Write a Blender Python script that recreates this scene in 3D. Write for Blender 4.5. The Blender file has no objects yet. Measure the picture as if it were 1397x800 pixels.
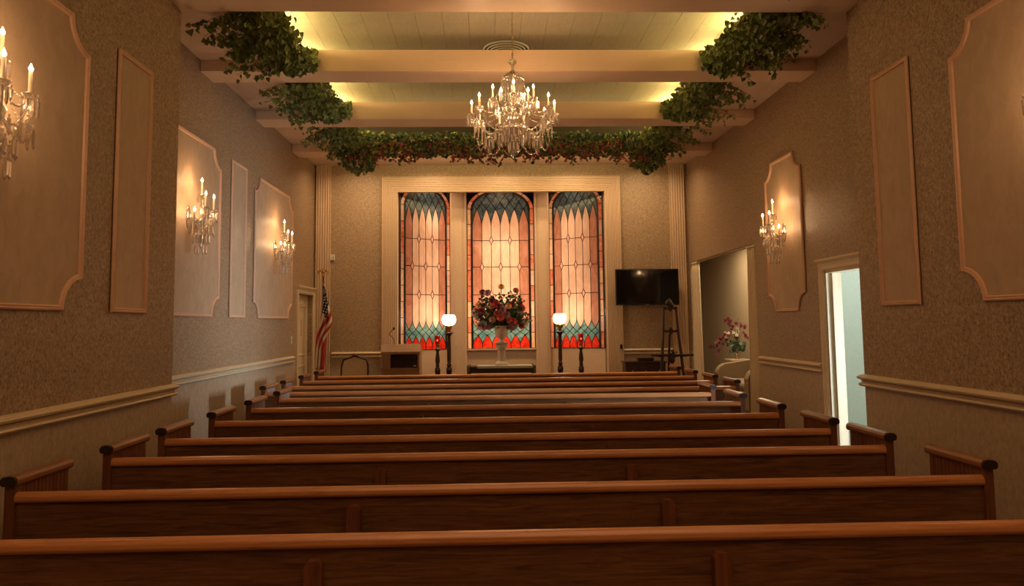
import bpy, math, random
from mathutils import Vector, Matrix
from math import sin, cos, pi, sqrt, radians

SC = bpy.context.scene
COL = SC.collection

# ------------------------------------------------------------------ camera
CAMH = 1.62
yaw, pitch, roll = 0.0306130, 0.0819897, -0.0113168
fw = Vector((sin(yaw) * cos(pitch), cos(yaw) * cos(pitch), sin(pitch)))
rt = Vector((cos(yaw), -sin(yaw), 0.0)); upv = rt.cross(fw)
RR = rt * cos(roll) + upv * sin(roll); UU = -rt * sin(roll) + upv * cos(roll)
cam_d = bpy.data.cameras.new('camera'); cam = bpy.data.objects.new('camera', cam_d); COL.objects.link(cam)
m = Matrix.Identity(4)
for i in range(3):
    m[i][0] = RR[i]; m[i][1] = UU[i]; m[i][2] = -fw[i]
m[2][3] = CAMH
cam.matrix_world = m
cam_d.sensor_fit = 'HORIZONTAL'; cam_d.sensor_width = 36.0; cam_d.lens = 1000.0 * 36 / 1397
cam_d.shift_x = (698.5 - 694.47) / 1397; cam_d.shift_y = (359.6 - 400.0) / 1397
cam_d.clip_start = 0.05
SC.camera = cam

# ------------------------------------------------------------------ world, exposure
W = bpy.data.worlds.new('world'); SC.world = W; W.use_nodes = True
W.node_tree.nodes['Background'].inputs[0].default_value = (0.9, 0.75, 0.6, 1)
W.node_tree.nodes['Background'].inputs[1].default_value = 0.05
SC.view_settings.view_transform = 'Standard'; SC.view_settings.look = 'None'
SC.view_settings.exposure = 0.46; SC.view_settings.gamma = 1.0; SC.view_settings.use_curve_mapping = False

# ------------------------------------------------------------------ large lights
WARM = (1.0, 0.56, 0.27)
def area(name, loc, rot, sx, sy, power, color, spread=None):
    l = bpy.data.lights.new(name, 'AREA'); l.shape = 'RECTANGLE'; l.size = sx; l.size_y = sy
    l.energy = power; l.color = color
    if spread: l.spread = spread
    o = bpy.data.objects.new(name, l); o.location = loc; o.rotation_euler = rot; COL.objects.link(o); return o
def point(name, loc, power, color, radius=0.03, parent=None):
    l = bpy.data.lights.new(name, 'POINT'); l.energy = power; l.color = color; l.shadow_soft_size = radius
    o = bpy.data.objects.new(name, l); o.location = loc; COL.objects.link(o)
    if parent: o.parent = parent
    return o
P_REAR, P_COVE, P_DAY, P_CHAND, P_SCONCE = 58, 13, 62, 6.5, 1.6
# added fill panel above the camera, lifting the near walls and pews
area('rear_fill_light', (0.3, 0.6, 4.35), (0, 0, 0), 4.0, 4.0, P_REAR, (1.0, 0.57, 0.28))
# fluorescent strips lying on the cove ledges left and right of the recess
for s, x in ((1, -2.22), (-1, 2.78)):
    for y0, y1 in ((4.3, 6.0), (6.45, 7.9), (8.4, 9.8), (10.3, 11.7)):
        area('cove_light', (x, (y0 + y1) / 2, 4.69), (0, radians(180 + 38 * s), 0), 0.08, (y1 - y0), P_COVE * (y1 - y0) / 1.5, (1.0, 0.70, 0.25))
area('cove_light', (0.3, 11.62, 4.69), (radians(180 + 20), 0, 0), 3.8, 0.08, 16, (1.0, 0.70, 0.25))
# daylight in the side room beyond the right hand door
area('daylight', (6.3, 6.75, 1.25), (0, radians(90), radians(-12)), 1.5, 0.8, P_DAY, (0.74, 0.88, 1.0), radians(75))
# added fill lights under the front soffit to brighten the end, and a strip behind the last beam, hidden from the pews by the garland
for x in (-2.3, -1.0, 0.3, 1.6, 2.9):
    area('front_fill_light', (x, 12.55, 4.54), (radians(8), 0, 0), 0.16, 0.16, 9.5, (1.0, 0.66, 0.36), radians(150))
area('front_cove_light', (0.3, 12.19, 4.38), (radians(100), 0, 0), 4.6, 0.05, 11, (1.0, 0.74, 0.32))
for x in (-1.1, 0.28, 1.65):
    area('bay_fill_light', (x, 13.72, 4.40), (0, 0, 0), 0.14, 0.14, 6, (1.0, 0.64, 0.38), radians(140))  # added fill inside the bay, brightens the posts and sill
area('day_room_fill_light', (4.9, 8.3, 2.95), (0, 0, 0), 0.8, 0.8, 26, (0.86, 0.95, 0.90))  # added soft fill, brightens the end wall seen through the doorway
# lamps behind the stained glass
GLASS_LIGHTS = [(-1.30, 14.25, 1.80, 8), (-1.1, 14.5, 2.8, 5), (-1.15, 14.15, 3.60, 2.2), (0.0, 14.75, 1.8, 9), (0.55, 14.75, 1.9, 8), (0.3, 14.8, 3.0, 9),
                (1.85, 14.25, 1.80, 8), (1.65, 14.5, 2.8, 5), (1.75, 14.15, 3.5, 1.6)]
for x, y, z, p in GLASS_LIGHTS:
    point('glass_backlight', (x, y, z), p * 2.2, (1.0, 0.65, 0.42), 0.10)

# ------------------------------------------------------------------ mesh builder
class MB:
    def __init__(s): s.v = []; s.f = []; s.sm = []; s.mi = []; s.uv = None
    def add(s, vs, fs, smooth=False, mi=0):
        o = len(s.v); s.v += [tuple(p) for p in vs]
        for f in fs: s.f.append(tuple(i + o for i in f)); s.sm.append(smooth); s.mi.append(mi)
    def box(s, x0, x1, y0, y1, z0, z1, mi=0):
        vs = [(x, y, z) for x in (x0, x1) for y in (y0, y1) for z in (z0, z1)]
        s.add(vs, [(0, 1, 3, 2), (4, 6, 7, 5), (0, 4, 5, 1), (2, 3, 7, 6), (0, 2, 6, 4), (1, 5, 7, 3)], False, mi)
        return s
    def prism(s, poly, fn, a, b, mi=0, smooth=False, caps=True):
        """extrude a 2D polygon; fn(p, q, t) -> 3D, t runs a..b"""
        n = len(poly)
        vs = [fn(p[0], p[1], a) for p in poly] + [fn(p[0], p[1], b) for p in poly]
        s.add(vs, [(i, (i + 1) % n, n + (i + 1) % n, n + i) for i in range(n)], smooth, mi)
        if caps: s.add(vs, [tuple(range(n))[::-1], tuple(range(n, 2 * n))], False, mi)
        return s
    def lathe(s, prof, c=(0, 0, 0), n=16, smooth=True, mi=0, sx=1.0, sy=1.0, cap=True):
        vs = []; k = len(prof)
        for r, z in prof:
            for i in range(n):
                a = 2 * pi * i / n; vs.append((c[0] + r * cos(a) * sx, c[1] + r * sin(a) * sy, c[2] + z))
        fs = []
        for j in range(k - 1):
            for i in range(n): fs.append((j * n + i, j * n + (i + 1) % n, (j + 1) * n + (i + 1) % n, (j + 1) * n + i))
        s.add(vs, fs, smooth, mi)
        if cap: s.add(vs[:n], [tuple(range(n))[::-1]], False, mi); s.add(vs[-n:], [tuple(range(n))], False, mi)
        return s
    def tube(s, pts, r, n=8, smooth=True, mi=0, caps=True):
        pts = [Vector(p) for p in pts]; rs = r if isinstance(r, (list, tuple)) else [r] * len(pts)
        vs = []; prev = None
        for i, p in enumerate(pts):
            t = (pts[min(i + 1, len(pts) - 1)] - pts[max(i - 1, 0)])
            if t.length < 1e-9: t = Vector((0, 0, 1))
            t.normalize()
            if prev is None:
                a = t.cross(Vector((0, 0, 1)))
                if a.length < 1e-3: a = t.cross(Vector((1, 0, 0)))
            else: a = prev - t * prev.dot(t)
            a.normalize(); prev = a; b = t.cross(a)
            for k in range(n):
                an = 2 * pi * k / n; vs.append(p + (a * cos(an) + b * sin(an)) * rs[i])
        fs = []
        for j in range(len(pts) - 1):
            for k in range(n): fs.append((j * n + k, j * n + (k + 1) % n, (j + 1) * n + (k + 1) % n, (j + 1) * n + k))
        s.add(vs, fs, smooth, mi)
        if caps: s.add(vs[:n], [tuple(range(n))[::-1]], False, mi); s.add(vs[-n:], [tuple(range(n))], False, mi)
        return s
    def ball(s, c, r, n=8, m_=5, sx=1, sy=1, sz=1, mi=0, smooth=True):
        prof = [(max(1e-4, r * sin(pi * j / m_)), -r * cos(pi * j / m_) * sz) for j in range(m_ + 1)]
        return s.lathe(prof, c, n, smooth, mi, sx, sy)
    def sweep(s, path, prof, fn, closed=True, mi=0):
        """sweep profile (inward offset, proud height) round a 2D path lying on a wall; fn(p, q, h) -> 3D"""
        n = len(path); rings = []
        for i in range(n):
            p = Vector(path[i])
            def nrm(a, b):
                d = (Vector(b) - Vector(a)); d.normalize(); return Vector((-d.y, d.x))
            if closed or 0 < i < n - 1:
                n1 = nrm(path[i - 1], path[i]); n2 = nrm(path[i], path[(i + 1) % n])
                mvec = (n1 + n2); mvec.normalize(); mvec = mvec / max(0.35, mvec.dot(n1))
            else: mvec = nrm(path[0], path[1]) if i == 0 else nrm(path[-2], path[-1])
            rings.append([fn(p.x + mvec.x * o, p.y + mvec.y * o, h) for o, h in prof])
        k = len(prof); vs = [q for r in rings for q in r]; fs = []
        for i in range(n if closed else n - 1):
            j = (i + 1) % n
            for a in range(k - 1): fs.append((i * k + a, j * k + a, j * k + a + 1, i * k + a + 1))
        s.add(vs, fs, False, mi)
        if not closed: s.add(rings[0], [tuple(range(k))]); s.add(rings[-1], [tuple(range(k))[::-1]])
        return s
    def mesh(s, name, mats):
        me = bpy.data.meshes.new(name); me.from_pydata(s.v, [], s.f)
        for mt in (mats if isinstance(mats, (list, tuple)) else [mats]): me.materials.append(mt)
        me.polygons.foreach_set('use_smooth', s.sm); me.polygons.foreach_set('material_index', s.mi)
        if s.uv:
            l = me.uv_layers.new(name='UVMap')
            for lp in me.loops: l.data[lp.index].uv = s.uv[lp.vertex_index]
        me.update(); return me
    def obj(s, name, mats, parent=None, loc=None, bevel=0, fixn=True, **kw):
        me = s.mesh(name, mats)
        if fixn:
            import bmesh
            bm = bmesh.new(); bm.from_mesh(me); bmesh.ops.recalc_face_normals(bm, faces=bm.faces); bm.to_mesh(me); bm.free()
        o = bpy.data.objects.new(name, me); COL.objects.link(o)
        if parent: o.parent = parent
        if loc: o.location = loc
        if bevel:
            b = o.modifiers.new('bevel', 'BEVEL'); b.width = bevel; b.segments = 2; b.limit_method = 'ANGLE'
        for k, v_ in kw.items(): o[k] = v_
        return o
def thing(name, label, cat, loc=(0, 0, 0), rz=0.0, group=None, kind=None):
    o = bpy.data.objects.new(name, None); o.empty_display_size = 0.1; COL.objects.link(o)
    o.location = loc; o.rotation_euler = (0, 0, rz)
    if kind: o['kind'] = kind
    if label: o['label'] = label
    if cat: o['category'] = cat
    if group: o['group'] = group
    return o
def dup(src, parent=None):
    c = src.copy(); COL.objects.link(c)
    if parent: c.parent = parent; c.matrix_parent_inverse = src.matrix_parent_inverse.copy()
    for ch in list(src.children): dup(ch, c)
    return c
def link_mesh(name, me, parent, mat):
    o = bpy.data.objects.new(name, me); COL.objects.link(o); o.parent = parent; o.matrix_local = mat; return o

# ------------------------------------------------------------------ materials
def newmat(name):
    mt = bpy.data.materials.new(name); mt.use_nodes = True; nt = mt.node_tree
    return mt, nt, nt.nodes['Principled BSDF']
def N(nt, t, **kw):
    n = nt.nodes.new(t)
    for k, v in kw.items():
        if k in n.inputs: n.inputs[k].default_value = v
        else: setattr(n, k, v)
    return n
def plain(name, c, rough=0.5, metal=0.0, spec=None, coat=0.0):
    mt, nt, b = newmat(name); b.inputs['Base Color'].default_value = (*c, 1); b.inputs['Roughness'].default_value = rough
    b.inputs['Metallic'].default_value = metal
    if spec is not None: b.inputs['Specular IOR Level'].default_value = spec
    b.inputs['Coat Weight'].default_value = coat
    # slight procedural variation
    tc = N(nt, 'ShaderNodeTexCoord'); nz = N(nt, 'ShaderNodeTexNoise', Scale=30.0, Detail=3.0)
    nt.links.new(tc.outputs['Object'], nz.inputs['Vector'])
    mx = N(nt, 'ShaderNodeMixRGB', blend_type='MULTIPLY'); mx.inputs[0].default_value = 0.18
    mx.inputs[1].default_value = (*c, 1); nt.links.new(nz.outputs['Fac'], mx.inputs[2]); nt.links.new(mx.outputs[0], b.inputs['Base Color'])
    return mt
def mottled(name, c0, c1, scale, sc3=(1, 1, 1), rough=0.6, bump=0.15, c2=None, detail=6.0, lo=0.35, hi=0.65):
    mt, nt, b = newmat(name)
    tc = N(nt, 'ShaderNodeTexCoord'); mp = N(nt, 'ShaderNodeMapping'); mp.inputs['Scale'].default_value = sc3
    nt.links.new(tc.outputs['Object'], mp.inputs[0])
    nz = N(nt, 'ShaderNodeTexNoise', Scale=scale, Detail=detail, Roughness=0.65, Distortion=0.6); nt.links.new(mp.outputs[0], nz.inputs['Vector'])
    cr = N(nt, 'ShaderNodeValToRGB'); cr.color_ramp.elements[0].position = lo; cr.color_ramp.elements[1].position = hi
    cr.color_ramp.elements[0].color = (*c0, 1); cr.color_ramp.elements[1].color = (*c1, 1)
    nt.links.new(nz.outputs['Fac'], cr.inputs[0])
    out = cr.outputs[0]
    if c2:
        n2 = N(nt, 'ShaderNodeTexNoise', Scale=scale * 0.08, Detail=3.0); nt.links.new(mp.outputs[0], n2.inputs['Vector'])
        mx = N(nt, 'ShaderNodeMixRGB'); nt.links.new(n2.outputs['Fac'], mx.inputs[0]); nt.links.new(out, mx.inputs[1])
        mx.inputs[2].default_value = (*c2, 1); out = mx.outputs[0]
    nt.links.new(out, b.inputs['Base Color']); b.inputs['Roughness'].default_value = rough
    bp = N(nt, 'ShaderNodeBump', Strength=bump, Distance=0.004); nt.links.new(nz.outputs['Fac'], bp.inputs['Height']); nt.links.new(bp.outputs[0], b.inputs['Normal'])
    return mt
def wood(name, c0, c1, sc3, rough=0.35, coat=0.15):
    mt, nt, b = newmat(name)
    tc = N(nt, 'ShaderNodeTexCoord'); mp = N(nt, 'ShaderNodeMapping'); mp.inputs['Scale'].default_value = sc3
    oi = N(nt, 'ShaderNodeObjectInfo'); ad = N(nt, 'ShaderNodeVectorMath', operation='ADD')
    ml = N(nt, 'ShaderNodeMath', operation='MULTIPLY'); ml.inputs[1].default_value = 40.0
    nt.links.new(oi.outputs['Random'], ml.inputs[0]); nt.links.new(tc.outputs['Object'], ad.inputs[0]); nt.links.new(ml.outputs[0], ad.inputs[1])
    nt.links.new(ad.outputs[0], mp.inputs[0])
    nz = N(nt, 'ShaderNodeTexNoise', Scale=3.0, Detail=8.0, Roughness=0.7, Distortion=1.2); nt.links.new(mp.outputs[0], nz.inputs['Vector'])
    cr = N(nt, 'ShaderNodeValToRGB'); cr.color_ramp.elements[0].position = 0.3; cr.color_ramp.elements[1].position = 0.72
    cr.color_ramp.elements[0].color = (*c0, 1); cr.color_ramp.elements[1].color = (*c1, 1)
    nt.links.new(nz.outputs['Fac'], cr.inputs[0]); nt.links.new(cr.outputs[0], b.inputs['Base Color'])
    b.inputs['Roughness'].default_value = rough; b.inputs['Coat Weight'].default_value = coat; b.inputs['Coat Roughness'].default_value = 0.25
    bp = N(nt, 'ShaderNodeBump', Strength=0.12, Distance=0.002); nt.links.new(nz.outputs['Fac'], bp.inputs['Height']); nt.links.new(bp.outputs[0], b.inputs['Normal'])
    return mt
def emit(name, c, s):
    mt, nt, b = newmat(name); b.inputs['Base Color'].default_value = (*c, 1)
    b.inputs['Emission Color'].default_value = (*c, 1); b.inputs['Emission Strength'].default_value = s
    mt.cycles.emission_sampling = 'NONE'; return mt
def crystal(name, c, tr=0.45):
    mt, nt, b = newmat(name); nt.nodes.remove(b); out = nt.nodes['Material Output']
    g = N(nt, 'ShaderNodeBsdfGlossy', Roughness=0.22); g.inputs['Color'].default_value = (*c, 1)
    d = N(nt, 'ShaderNodeBsdfTranslucent'); d.inputs['Color'].default_value = (*c, 1)
    t = N(nt, 'ShaderNodeBsdfTransparent'); t.inputs['Color'].default_value = (0.97, 0.97, 0.96, 1)
    m1 = N(nt, 'ShaderNodeMixShader'); m1.inputs[0].default_value = 0.16; m2 = N(nt, 'ShaderNodeMixShader'); m2.inputs[0].default_value = tr
    nt.links.new(g.outputs[0], m1.inputs[1]); nt.links.new(d.outputs[0], m1.inputs[2])
    nt.links.new(m1.outputs[0], m2.inputs[1]); nt.links.new(t.outputs[0], m2.inputs[2]); nt.links.new(m2.outputs[0], out.inputs[0])
    return mt
def stained(name, c0, c1, scale=6.0, sc3=(1, 1, 1)):
    mt, nt, b = newmat(name); nt.nodes.remove(b); out = nt.nodes['Material Output']
    tc = N(nt, 'ShaderNodeTexCoord'); mp = N(nt, 'ShaderNodeMapping'); mp.inputs['Scale'].default_value = sc3
    nt.links.new(tc.outputs['Object'], mp.inputs[0])
    nz = N(nt, 'ShaderNodeTexNoise', Scale=scale, Detail=5.0, Roughness=0.6, Distortion=1.5); nt.links.new(mp.outputs[0], nz.inputs['Vector'])
    cr = N(nt, 'ShaderNodeValToRGB'); cr.color_ramp.elements[0].position = 0.35; cr.color_ramp.elements[1].position = 0.66
    cr.color_ramp.elements[0].color = (*c0, 1); cr.color_ramp.elements[1].color = (*c1, 1); nt.links.new(nz.outputs['Fac'], cr.inputs[0])
    tl = N(nt, 'ShaderNodeBsdfTranslucent'); nt.links.new(cr.outputs[0], tl.inputs['Color'])
    df = N(nt, 'ShaderNodeBsdfDiffuse'); nt.links.new(cr.outputs[0], df.inputs['Color'])
    gl = N(nt, 'ShaderNodeBsdfGlossy', Roughness=0.12)
    m1 = N(nt, 'ShaderNodeMixShader'); m1.inputs[0].default_value = 0.3; m2 = N(nt, 'ShaderNodeMixShader'); m2.inputs[0].default_value = 0.05
    nt.links.new(tl.outputs[0], m1.inputs[1]); nt.links.new(df.outputs[0], m1.inputs[2])
    nt.links.new(m1.outputs[0], m2.inputs[1]); nt.links.new(gl.outputs[0], m2.inputs[2]); nt.links.new(m2.outputs[0], out.inputs[0])
    bp = N(nt, 'ShaderNodeBump', Strength=0.3, Distance=0.004); nt.links.new(nz.outputs['Fac'], bp.inputs['Height']); nt.links.new(bp.outputs[0], gl.inputs['Normal'])
    return mt
M = {}
M['wall'] = mottled('wallpaper', (0.16, 0.105, 0.056), (0.52, 0.37, 0.23), 60.0, (1, 1, 0.75), 0.5, 0.25, lo=0.33, hi=0.65)
M['wallback'] = mottled('wallpaper_scroll', (0.27, 0.185, 0.105), (0.50, 0.36, 0.22), 34.0, (1, 1, 1), 0.55, 0.2)
M['wainscot'] = mottled('wainscot_paper', (0.40, 0.30, 0.195), (0.54, 0.42, 0.285), 26.0, (1, 1, 0.7), 0.5, 0.12)
M['panel'] = mottled('panel_field', (0.42, 0.295, 0.185), (0.60, 0.44, 0.29), 9.0, (1, 1, 0.6), 0.52, 0.1, c2=(0.50, 0.365, 0.235))
M['mould'] = plain('moulding_paint', (0.82, 0.52, 0.34), 0.4)
M['trim'] = plain('cream_trim_paint', (0.78, 0.64, 0.43), 0.38)
M['casing'] = plain('casing_paint', (0.74, 0.55, 0.37), 0.42)
M['ceil'] = mottled('ceiling_plaster', (0.60, 0.46, 0.35), (0.66, 0.51, 0.39), 3.0, (1, 1, 1), 0.6, 0.05)
M['beam'] = mottled('beam_paint', (0.68, 0.50, 0.34), (0.72, 0.54, 0.37), 2.0, (1, 1, 1), 0.5, 0.04)
M['plank'] = mottled('ceiling_plank', (0.40, 0.38, 0.27), (0.46, 0.43, 0.32), 12.0, (3, 0.6, 1), 0.6, 0.15)
M['plankgap'] = plain('plank_gap', (0.05, 0.04, 0.03), 0.8)
M['floor'] = mottled('carpet', (0.11, 0.06, 0.04), (0.17, 0.10, 0.07), 60.0, (1, 1, 1), 0.95, 0.4)
M['pew'] = wood('pew_wood', (0.060, 0.024, 0.008), (0.27, 0.118, 0.045), (0.9, 14, 14))  # same wood as the rails, the shade on the backs is in its tone
M['pewlit'] = wood('pew_wood_lit', (0.40, 0.155, 0.050), (0.68, 0.30, 0.11), (0.8, 12, 12), 0.3, 0.3)  # same wood as the backs, lightened for the light falling from above
M['pewend'] = wood('pew_end_wood', (0.10, 0.032, 0.011), (0.25, 0.092, 0.036), (8, 8, 0.9))
M['pewcap'] = wood('pew_cap_wood', (0.19, 0.072, 0.028), (0.33, 0.14, 0.058), (8, 1.0, 8), 0.3, 0.3)
M['endgrain'] = plain('end_grain', (0.028, 0.012, 0.007), 0.5)
M['dark'] = wood('dark_wood', (0.018, 0.008, 0.005), (0.06, 0.026, 0.014), (4, 4, 1), 0.35)
M['oak'] = wood('oak_veneer', (0.24, 0.13, 0.055), (0.35, 0.20, 0.09), (10, 10, 0.8), 0.4)
M['black'] = plain('black_plastic', (0.008, 0.008, 0.009), 0.3)
M['screen'] = plain('screen_glass', (0.004, 0.004, 0.005), 0.06)
M['metal'] = plain('brushed_metal', (0.55, 0.53, 0.5), 0.3, 1.0)
M['brass'] = plain('aged_brass', (0.55, 0.36, 0.15), 0.3, 1.0)
M['silver'] = plain('silvered_plate', (0.62, 0.55, 0.48), 0.25, 1.0)
M['white'] = plain('white_paint', (0.75, 0.73, 0.68), 0.5)
M['plaster'] = plain('urn_plaster', (0.66, 0.55, 0.44), 0.55)
M['candle'] = plain('candle_sleeve', (0.80, 0.66, 0.46), 0.4)
M['bulb'] = emit('flame_bulb', (1.0, 0.78, 0.45), 26.0)
M['crystal'] = crystal('crystal', (0.80, 0.75, 0.68), 0.2)
M['crystal2'] = crystal('crystal_solid', (0.80, 0.74, 0.67), 0.28)
M['globe'] = emit('lamp_globe', (1.0, 0.93, 0.80), 2.3)
M['globe2'] = emit('lamp_globe_warm', (1.0, 0.83, 0.50), 1.05)
M['redglass'] = plain('red_glass', (0.45, 0.01, 0.01), 0.15)
M['redglow'] = emit('candle_flame', (1.0, 0.08, 0.03), 3.0)
M['leaf'] = mottled('ivy_leaf', (0.085, 0.125, 0.030), (0.22, 0.28, 0.075), 5.0, (1, 1, 1), 0.45, 0.0)
M['leaf2'] = mottled('ivy_leaf_light', (0.14, 0.19, 0.050), (0.27, 0.32, 0.10), 5.0, (1, 1, 1), 0.45, 0.0)
M['leafblue'] = mottled('ivy_leaf_deep', (0.035, 0.075, 0.045), (0.09, 0.14, 0.08), 5.0, (1, 1, 1), 0.5, 0.0)
M['vine'] = plain('vine_stem', (0.10, 0.07, 0.03), 0.7)
M['pinkfl'] = mottled('pink_blossom', (0.26, 0.05, 0.055), (0.50, 0.17, 0.15), 8.0, (1, 1, 1), 0.7, 0.0)
M['cream'] = plain('cream_curtain', (0.80, 0.66, 0.45), 0.85)
M['sideroom'] = plain('side_room_paint', (0.50, 0.40, 0.27), 0.7)
M['dayroom'] = plain('day_room_paint', (0.62, 0.68, 0.60), 0.5)
M['dayfloor'] = plain('day_room_floor', (0.55, 0.55, 0.50), 0.2)
M['fabric'] = mottled('chair_fabric', (0.36, 0.26, 0.15), (0.46, 0.34, 0.21), 14.0, (10, 1, 1), 0.9, 0.1)
M['sofa'] = plain('sofa_fabric', (0.29, 0.205, 0.12), 0.9)
M['cloth'] = plain('table_cloth', (0.52, 0.52, 0.42), 0.8)
M['lead'] = plain('lead_came', (0.012, 0.010, 0.010), 0.5)
M['boxpaint'] = plain('lightbox_paint', (0.42, 0.36, 0.30), 0.8)
G_ = {
 'cream': stained('glass_cream', (0.62, 0.42, 0.30), (0.80, 0.57, 0.42), 3.0, (2, 2, 0.6)),
 'rose': stained('glass_rose', (0.38, 0.16, 0.10), (0.54, 0.27, 0.18), 3.5, (2, 2, 0.8)),
 'blue': stained('glass_deep_blue', (0.020, 0.042, 0.062), (0.11, 0.165, 0.19), 9.0),
 'teal': stained('glass_teal', (0.06, 0.20, 0.22), (0.26, 0.44, 0.38), 8.0),
 'red': stained('glass_red', (0.50, 0.015, 0.008), (0.85, 0.06, 0.02), 8.0),
 'bred': stained('glass_border_red', (0.60, 0.13, 0.07), (0.85, 0.38, 0.22), 7.0),
 'bcream': stained('glass_border_cream', (0.75, 0.48, 0.28), (0.92, 0.68, 0.46), 7.0),
 'pink': stained('glass_pink', (0.60, 0.33, 0.26), (0.80, 0.52, 0.42), 10.0),
}

# ================================================================== SETTING
XL, XR = -3.13, 3.736           # alcove side walls
NL, NR = -2.695, 3.308          # nearer side walls, standing proud
YC = 6.40                       # where they end
YB = 13.38                      # end wall
RZ0, RZ1 = 1.036, 1.142         # chair rail
def struct(name, b, mat, **kw): return b.obj(name, mat, kind='structure', **kw)
def wallbox(name, x0, x1, y0, y1, z0, z1, up=True):
    """wall piece: wainscot paper below the rail, wallpaper above"""
    b = MB()
    if z0 < RZ0: b.box(x0, x1, y0, y1, z0, min(z1, 1.09), 1)
    if z1 > 1.09: b.box(x0, x1, y0, y1, max(z0, 1.09), z1, 0)
    return b
struct('floor', MB().box(-3.4, 7.0, -3.2, 18.5, -0.1, 0), M['floor'])
b = wallbox('', XL - .15, NL, -3.0, YC, 0, 5.1)
b2 = wallbox('', XL - .15, XL, YC, 12.22, 0, 5.1)
b.add(b2.v, b2.f, False); b.mi[-len(b2.f):] = b2.mi
for q in (wallbox('', XL - .15, XL, 12.22, 13.26, 2.16, 5.1), wallbox('', XL - .15, XL, 13.26, YB + .1, 0, 5.1)):
    b.add(q.v, q.f, False); b.mi[-len(q.f):] = q.mi
struct('wall_left', b, [M['wall'], M['wainscot']])
b = wallbox('', NR, XR + .16, -3.0, YC, 0, 5.1)
for q in (wallbox('', XR, XR + .16, YC, 7.05, 0, 5.1), wallbox('', XR, XR + .16, 7.05, 7.98, 2.16, 5.1),
          wallbox('', XR, XR + .16, 7.98, 10.05, 0, 5.1), wallbox('', XR, XR + .16, 10.05, 13.30, 2.70, 5.1), wallbox('', XR, XR + .16, 13.30, YB + .1, 0, 5.1)):
    b.add(q.v, q.f, False); b.mi[-len(q.f):] = q.mi
struct('wall_right', b, [M['wall'], M['wainscot']])
# end wall with the bay opening
OX0, OX1, OZ = -1.62, 2.19, 4.06
b = wallbox('', XL, OX0, YB, YB + .12, 0, 5.1)
for q in (wallbox('', OX1, XR, YB, YB + .12, 0, 5.1), wallbox('', OX0, OX1, YB, YB + .12, OZ, 5.1)):
    b.add(q.v, q.f, False); b.mi[-len(q.f):] = q.mi
struct('wall_front', b, [M['wallback'], M['wainscot']])
struct('wall_back', MB().box(-3.4, 4.0, -3.15, -3.0, 0, 5.1), M['wainscot'])
# ceiling: soffit ring, recess
SZ = 4.553; RX0, RX1, RY0, RY1 = -2.0, 2.56, 3.0, 11.76
b = MB()
b.box(XL, RX0, -3, YB, SZ, SZ + .10); b.box(RX1, XR, -3, YB, SZ, SZ + .10)
b.box(RX0, RX1, -3, RY0, SZ, SZ + .10); b.box(RX0, RX1, RY1, YB, SZ, SZ + .10)
struct('ceiling', b, M['ceil'])
CZ = 4.90
b = MB(); b.box(-3.2, 3.8, -3.0, YB + .1, CZ + .04, CZ + .1)
# side cheeks of the recess, standing behind the cove ledges
b.box(-2.55, -2.45, RY0, 12.1, SZ + .1, CZ + .04); b.box(3.01, 3.11, RY0, 12.1, SZ + .1, CZ + .04); b.box(-2.5, 3.05, 12.0, 12.1, SZ + .1, CZ + .04)
rc = struct('ceiling_recess', b, M['plankgap'])
pw = 0.285
x = -2.45; random.seed(4)
plank_me = {}
k = 0
while x < 3.0:
    for (y0, y1) in ((5.0, 7.2 + (k % 2) * .6), (7.2 + (k % 2) * .6, 9.6 - (k % 3) * .3), (9.6 - (k % 3) * .3, 12.0)):
        MB().box(x + .0015, min(x + pw - .0015, 3.01), y0 + .0015, y1 - .0015, CZ, CZ + .035).obj('ceiling_plank', M['plank'], rc)
    x += pw; k += 1
BEAMS = [(4.10, 4.48), (6.02, 6.40), (7.946, 8.332), (9.861, 10.258), (11.75, 12.17)]
for i, (y0, y1) in enumerate(BEAMS):
    bb = MB().box(XL + .002, XR - .002, y0, y1, 4.421, 4.55); bb.box(RX0 - .1, RX1 + .1, y0 + .001, y1 - .001, 4.54, 4.666)
    struct('trim_%d' % (i + 1), bb, M['beam'], bevel=.006, label='plaster ceiling beam')
tn = len(BEAMS)
def trim(b, mat=None, **kw):
    global tn; tn += 1
    return struct('trim_%d' % tn, b, mat or M['trim'], **kw)
# chair rails
RAIL = [(0, 0), (0, .014), (.006, .034), (.018, .044), (.030, .040), (.036, .014), (.044, .010), (.047, .022), (.053, .024), (.056, .012), (.060, .030), (.068, .052), (.082, .058), (.090, .050), (.094, .034), (.100, .030), (.106, .010), (.106, 0)]
def rail(a, c, fn):   # runs a..c along the wall, profile bottom to top
    b = MB(); n = len(RAIL)
    prof = [(RZ0 + o, h) for o, h in RAIL[::1]]
    vs = [fn(a, z, h) for z, h in prof] + [fn(c, z, h) for z, h in prof]
    b.add(vs, [(i, i + 1, n + i + 1, n + i) for i in range(n - 1)]); b.add(vs[:n], [tuple(range(n))]); b.add(vs[n:], [tuple(range(n))]); return b
trim(rail(-3, YC + .03, lambda t, z, h: (NL + h, t, z)))
trim(rail(YC, 11.95, lambda t, z, h: (XL + h, t, z)))
trim(rail(-3, YC + .03, lambda t, z, h: (NR - h, t, z)))
trim(rail(YC, 6.9, lambda t, z, h: (XR - h, t, z)))
trim(rail(8.11, 9.98, lambda t, z, h: (XR - h, t, z)))
trim(rail(-2.80, -1.90, lambda t, z, h: (t, YB - h, z)))
trim(rail(2.48, 3.38, lambda t, z, h: (t, YB - h, z)))
# skirting
struct('baseboard_left', MB().box(XL, XL + .02, YC, 11.95, 0, .12), M['trim'])
struct('baseboard_right', MB().box(XR - .02, XR, 8.12, 10.0, 0, .12), M['trim'])
struct('baseboard_front', MB().box(-2.8, -1.9, YB - .02, YB, 0, .12), M['trim'])
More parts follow.
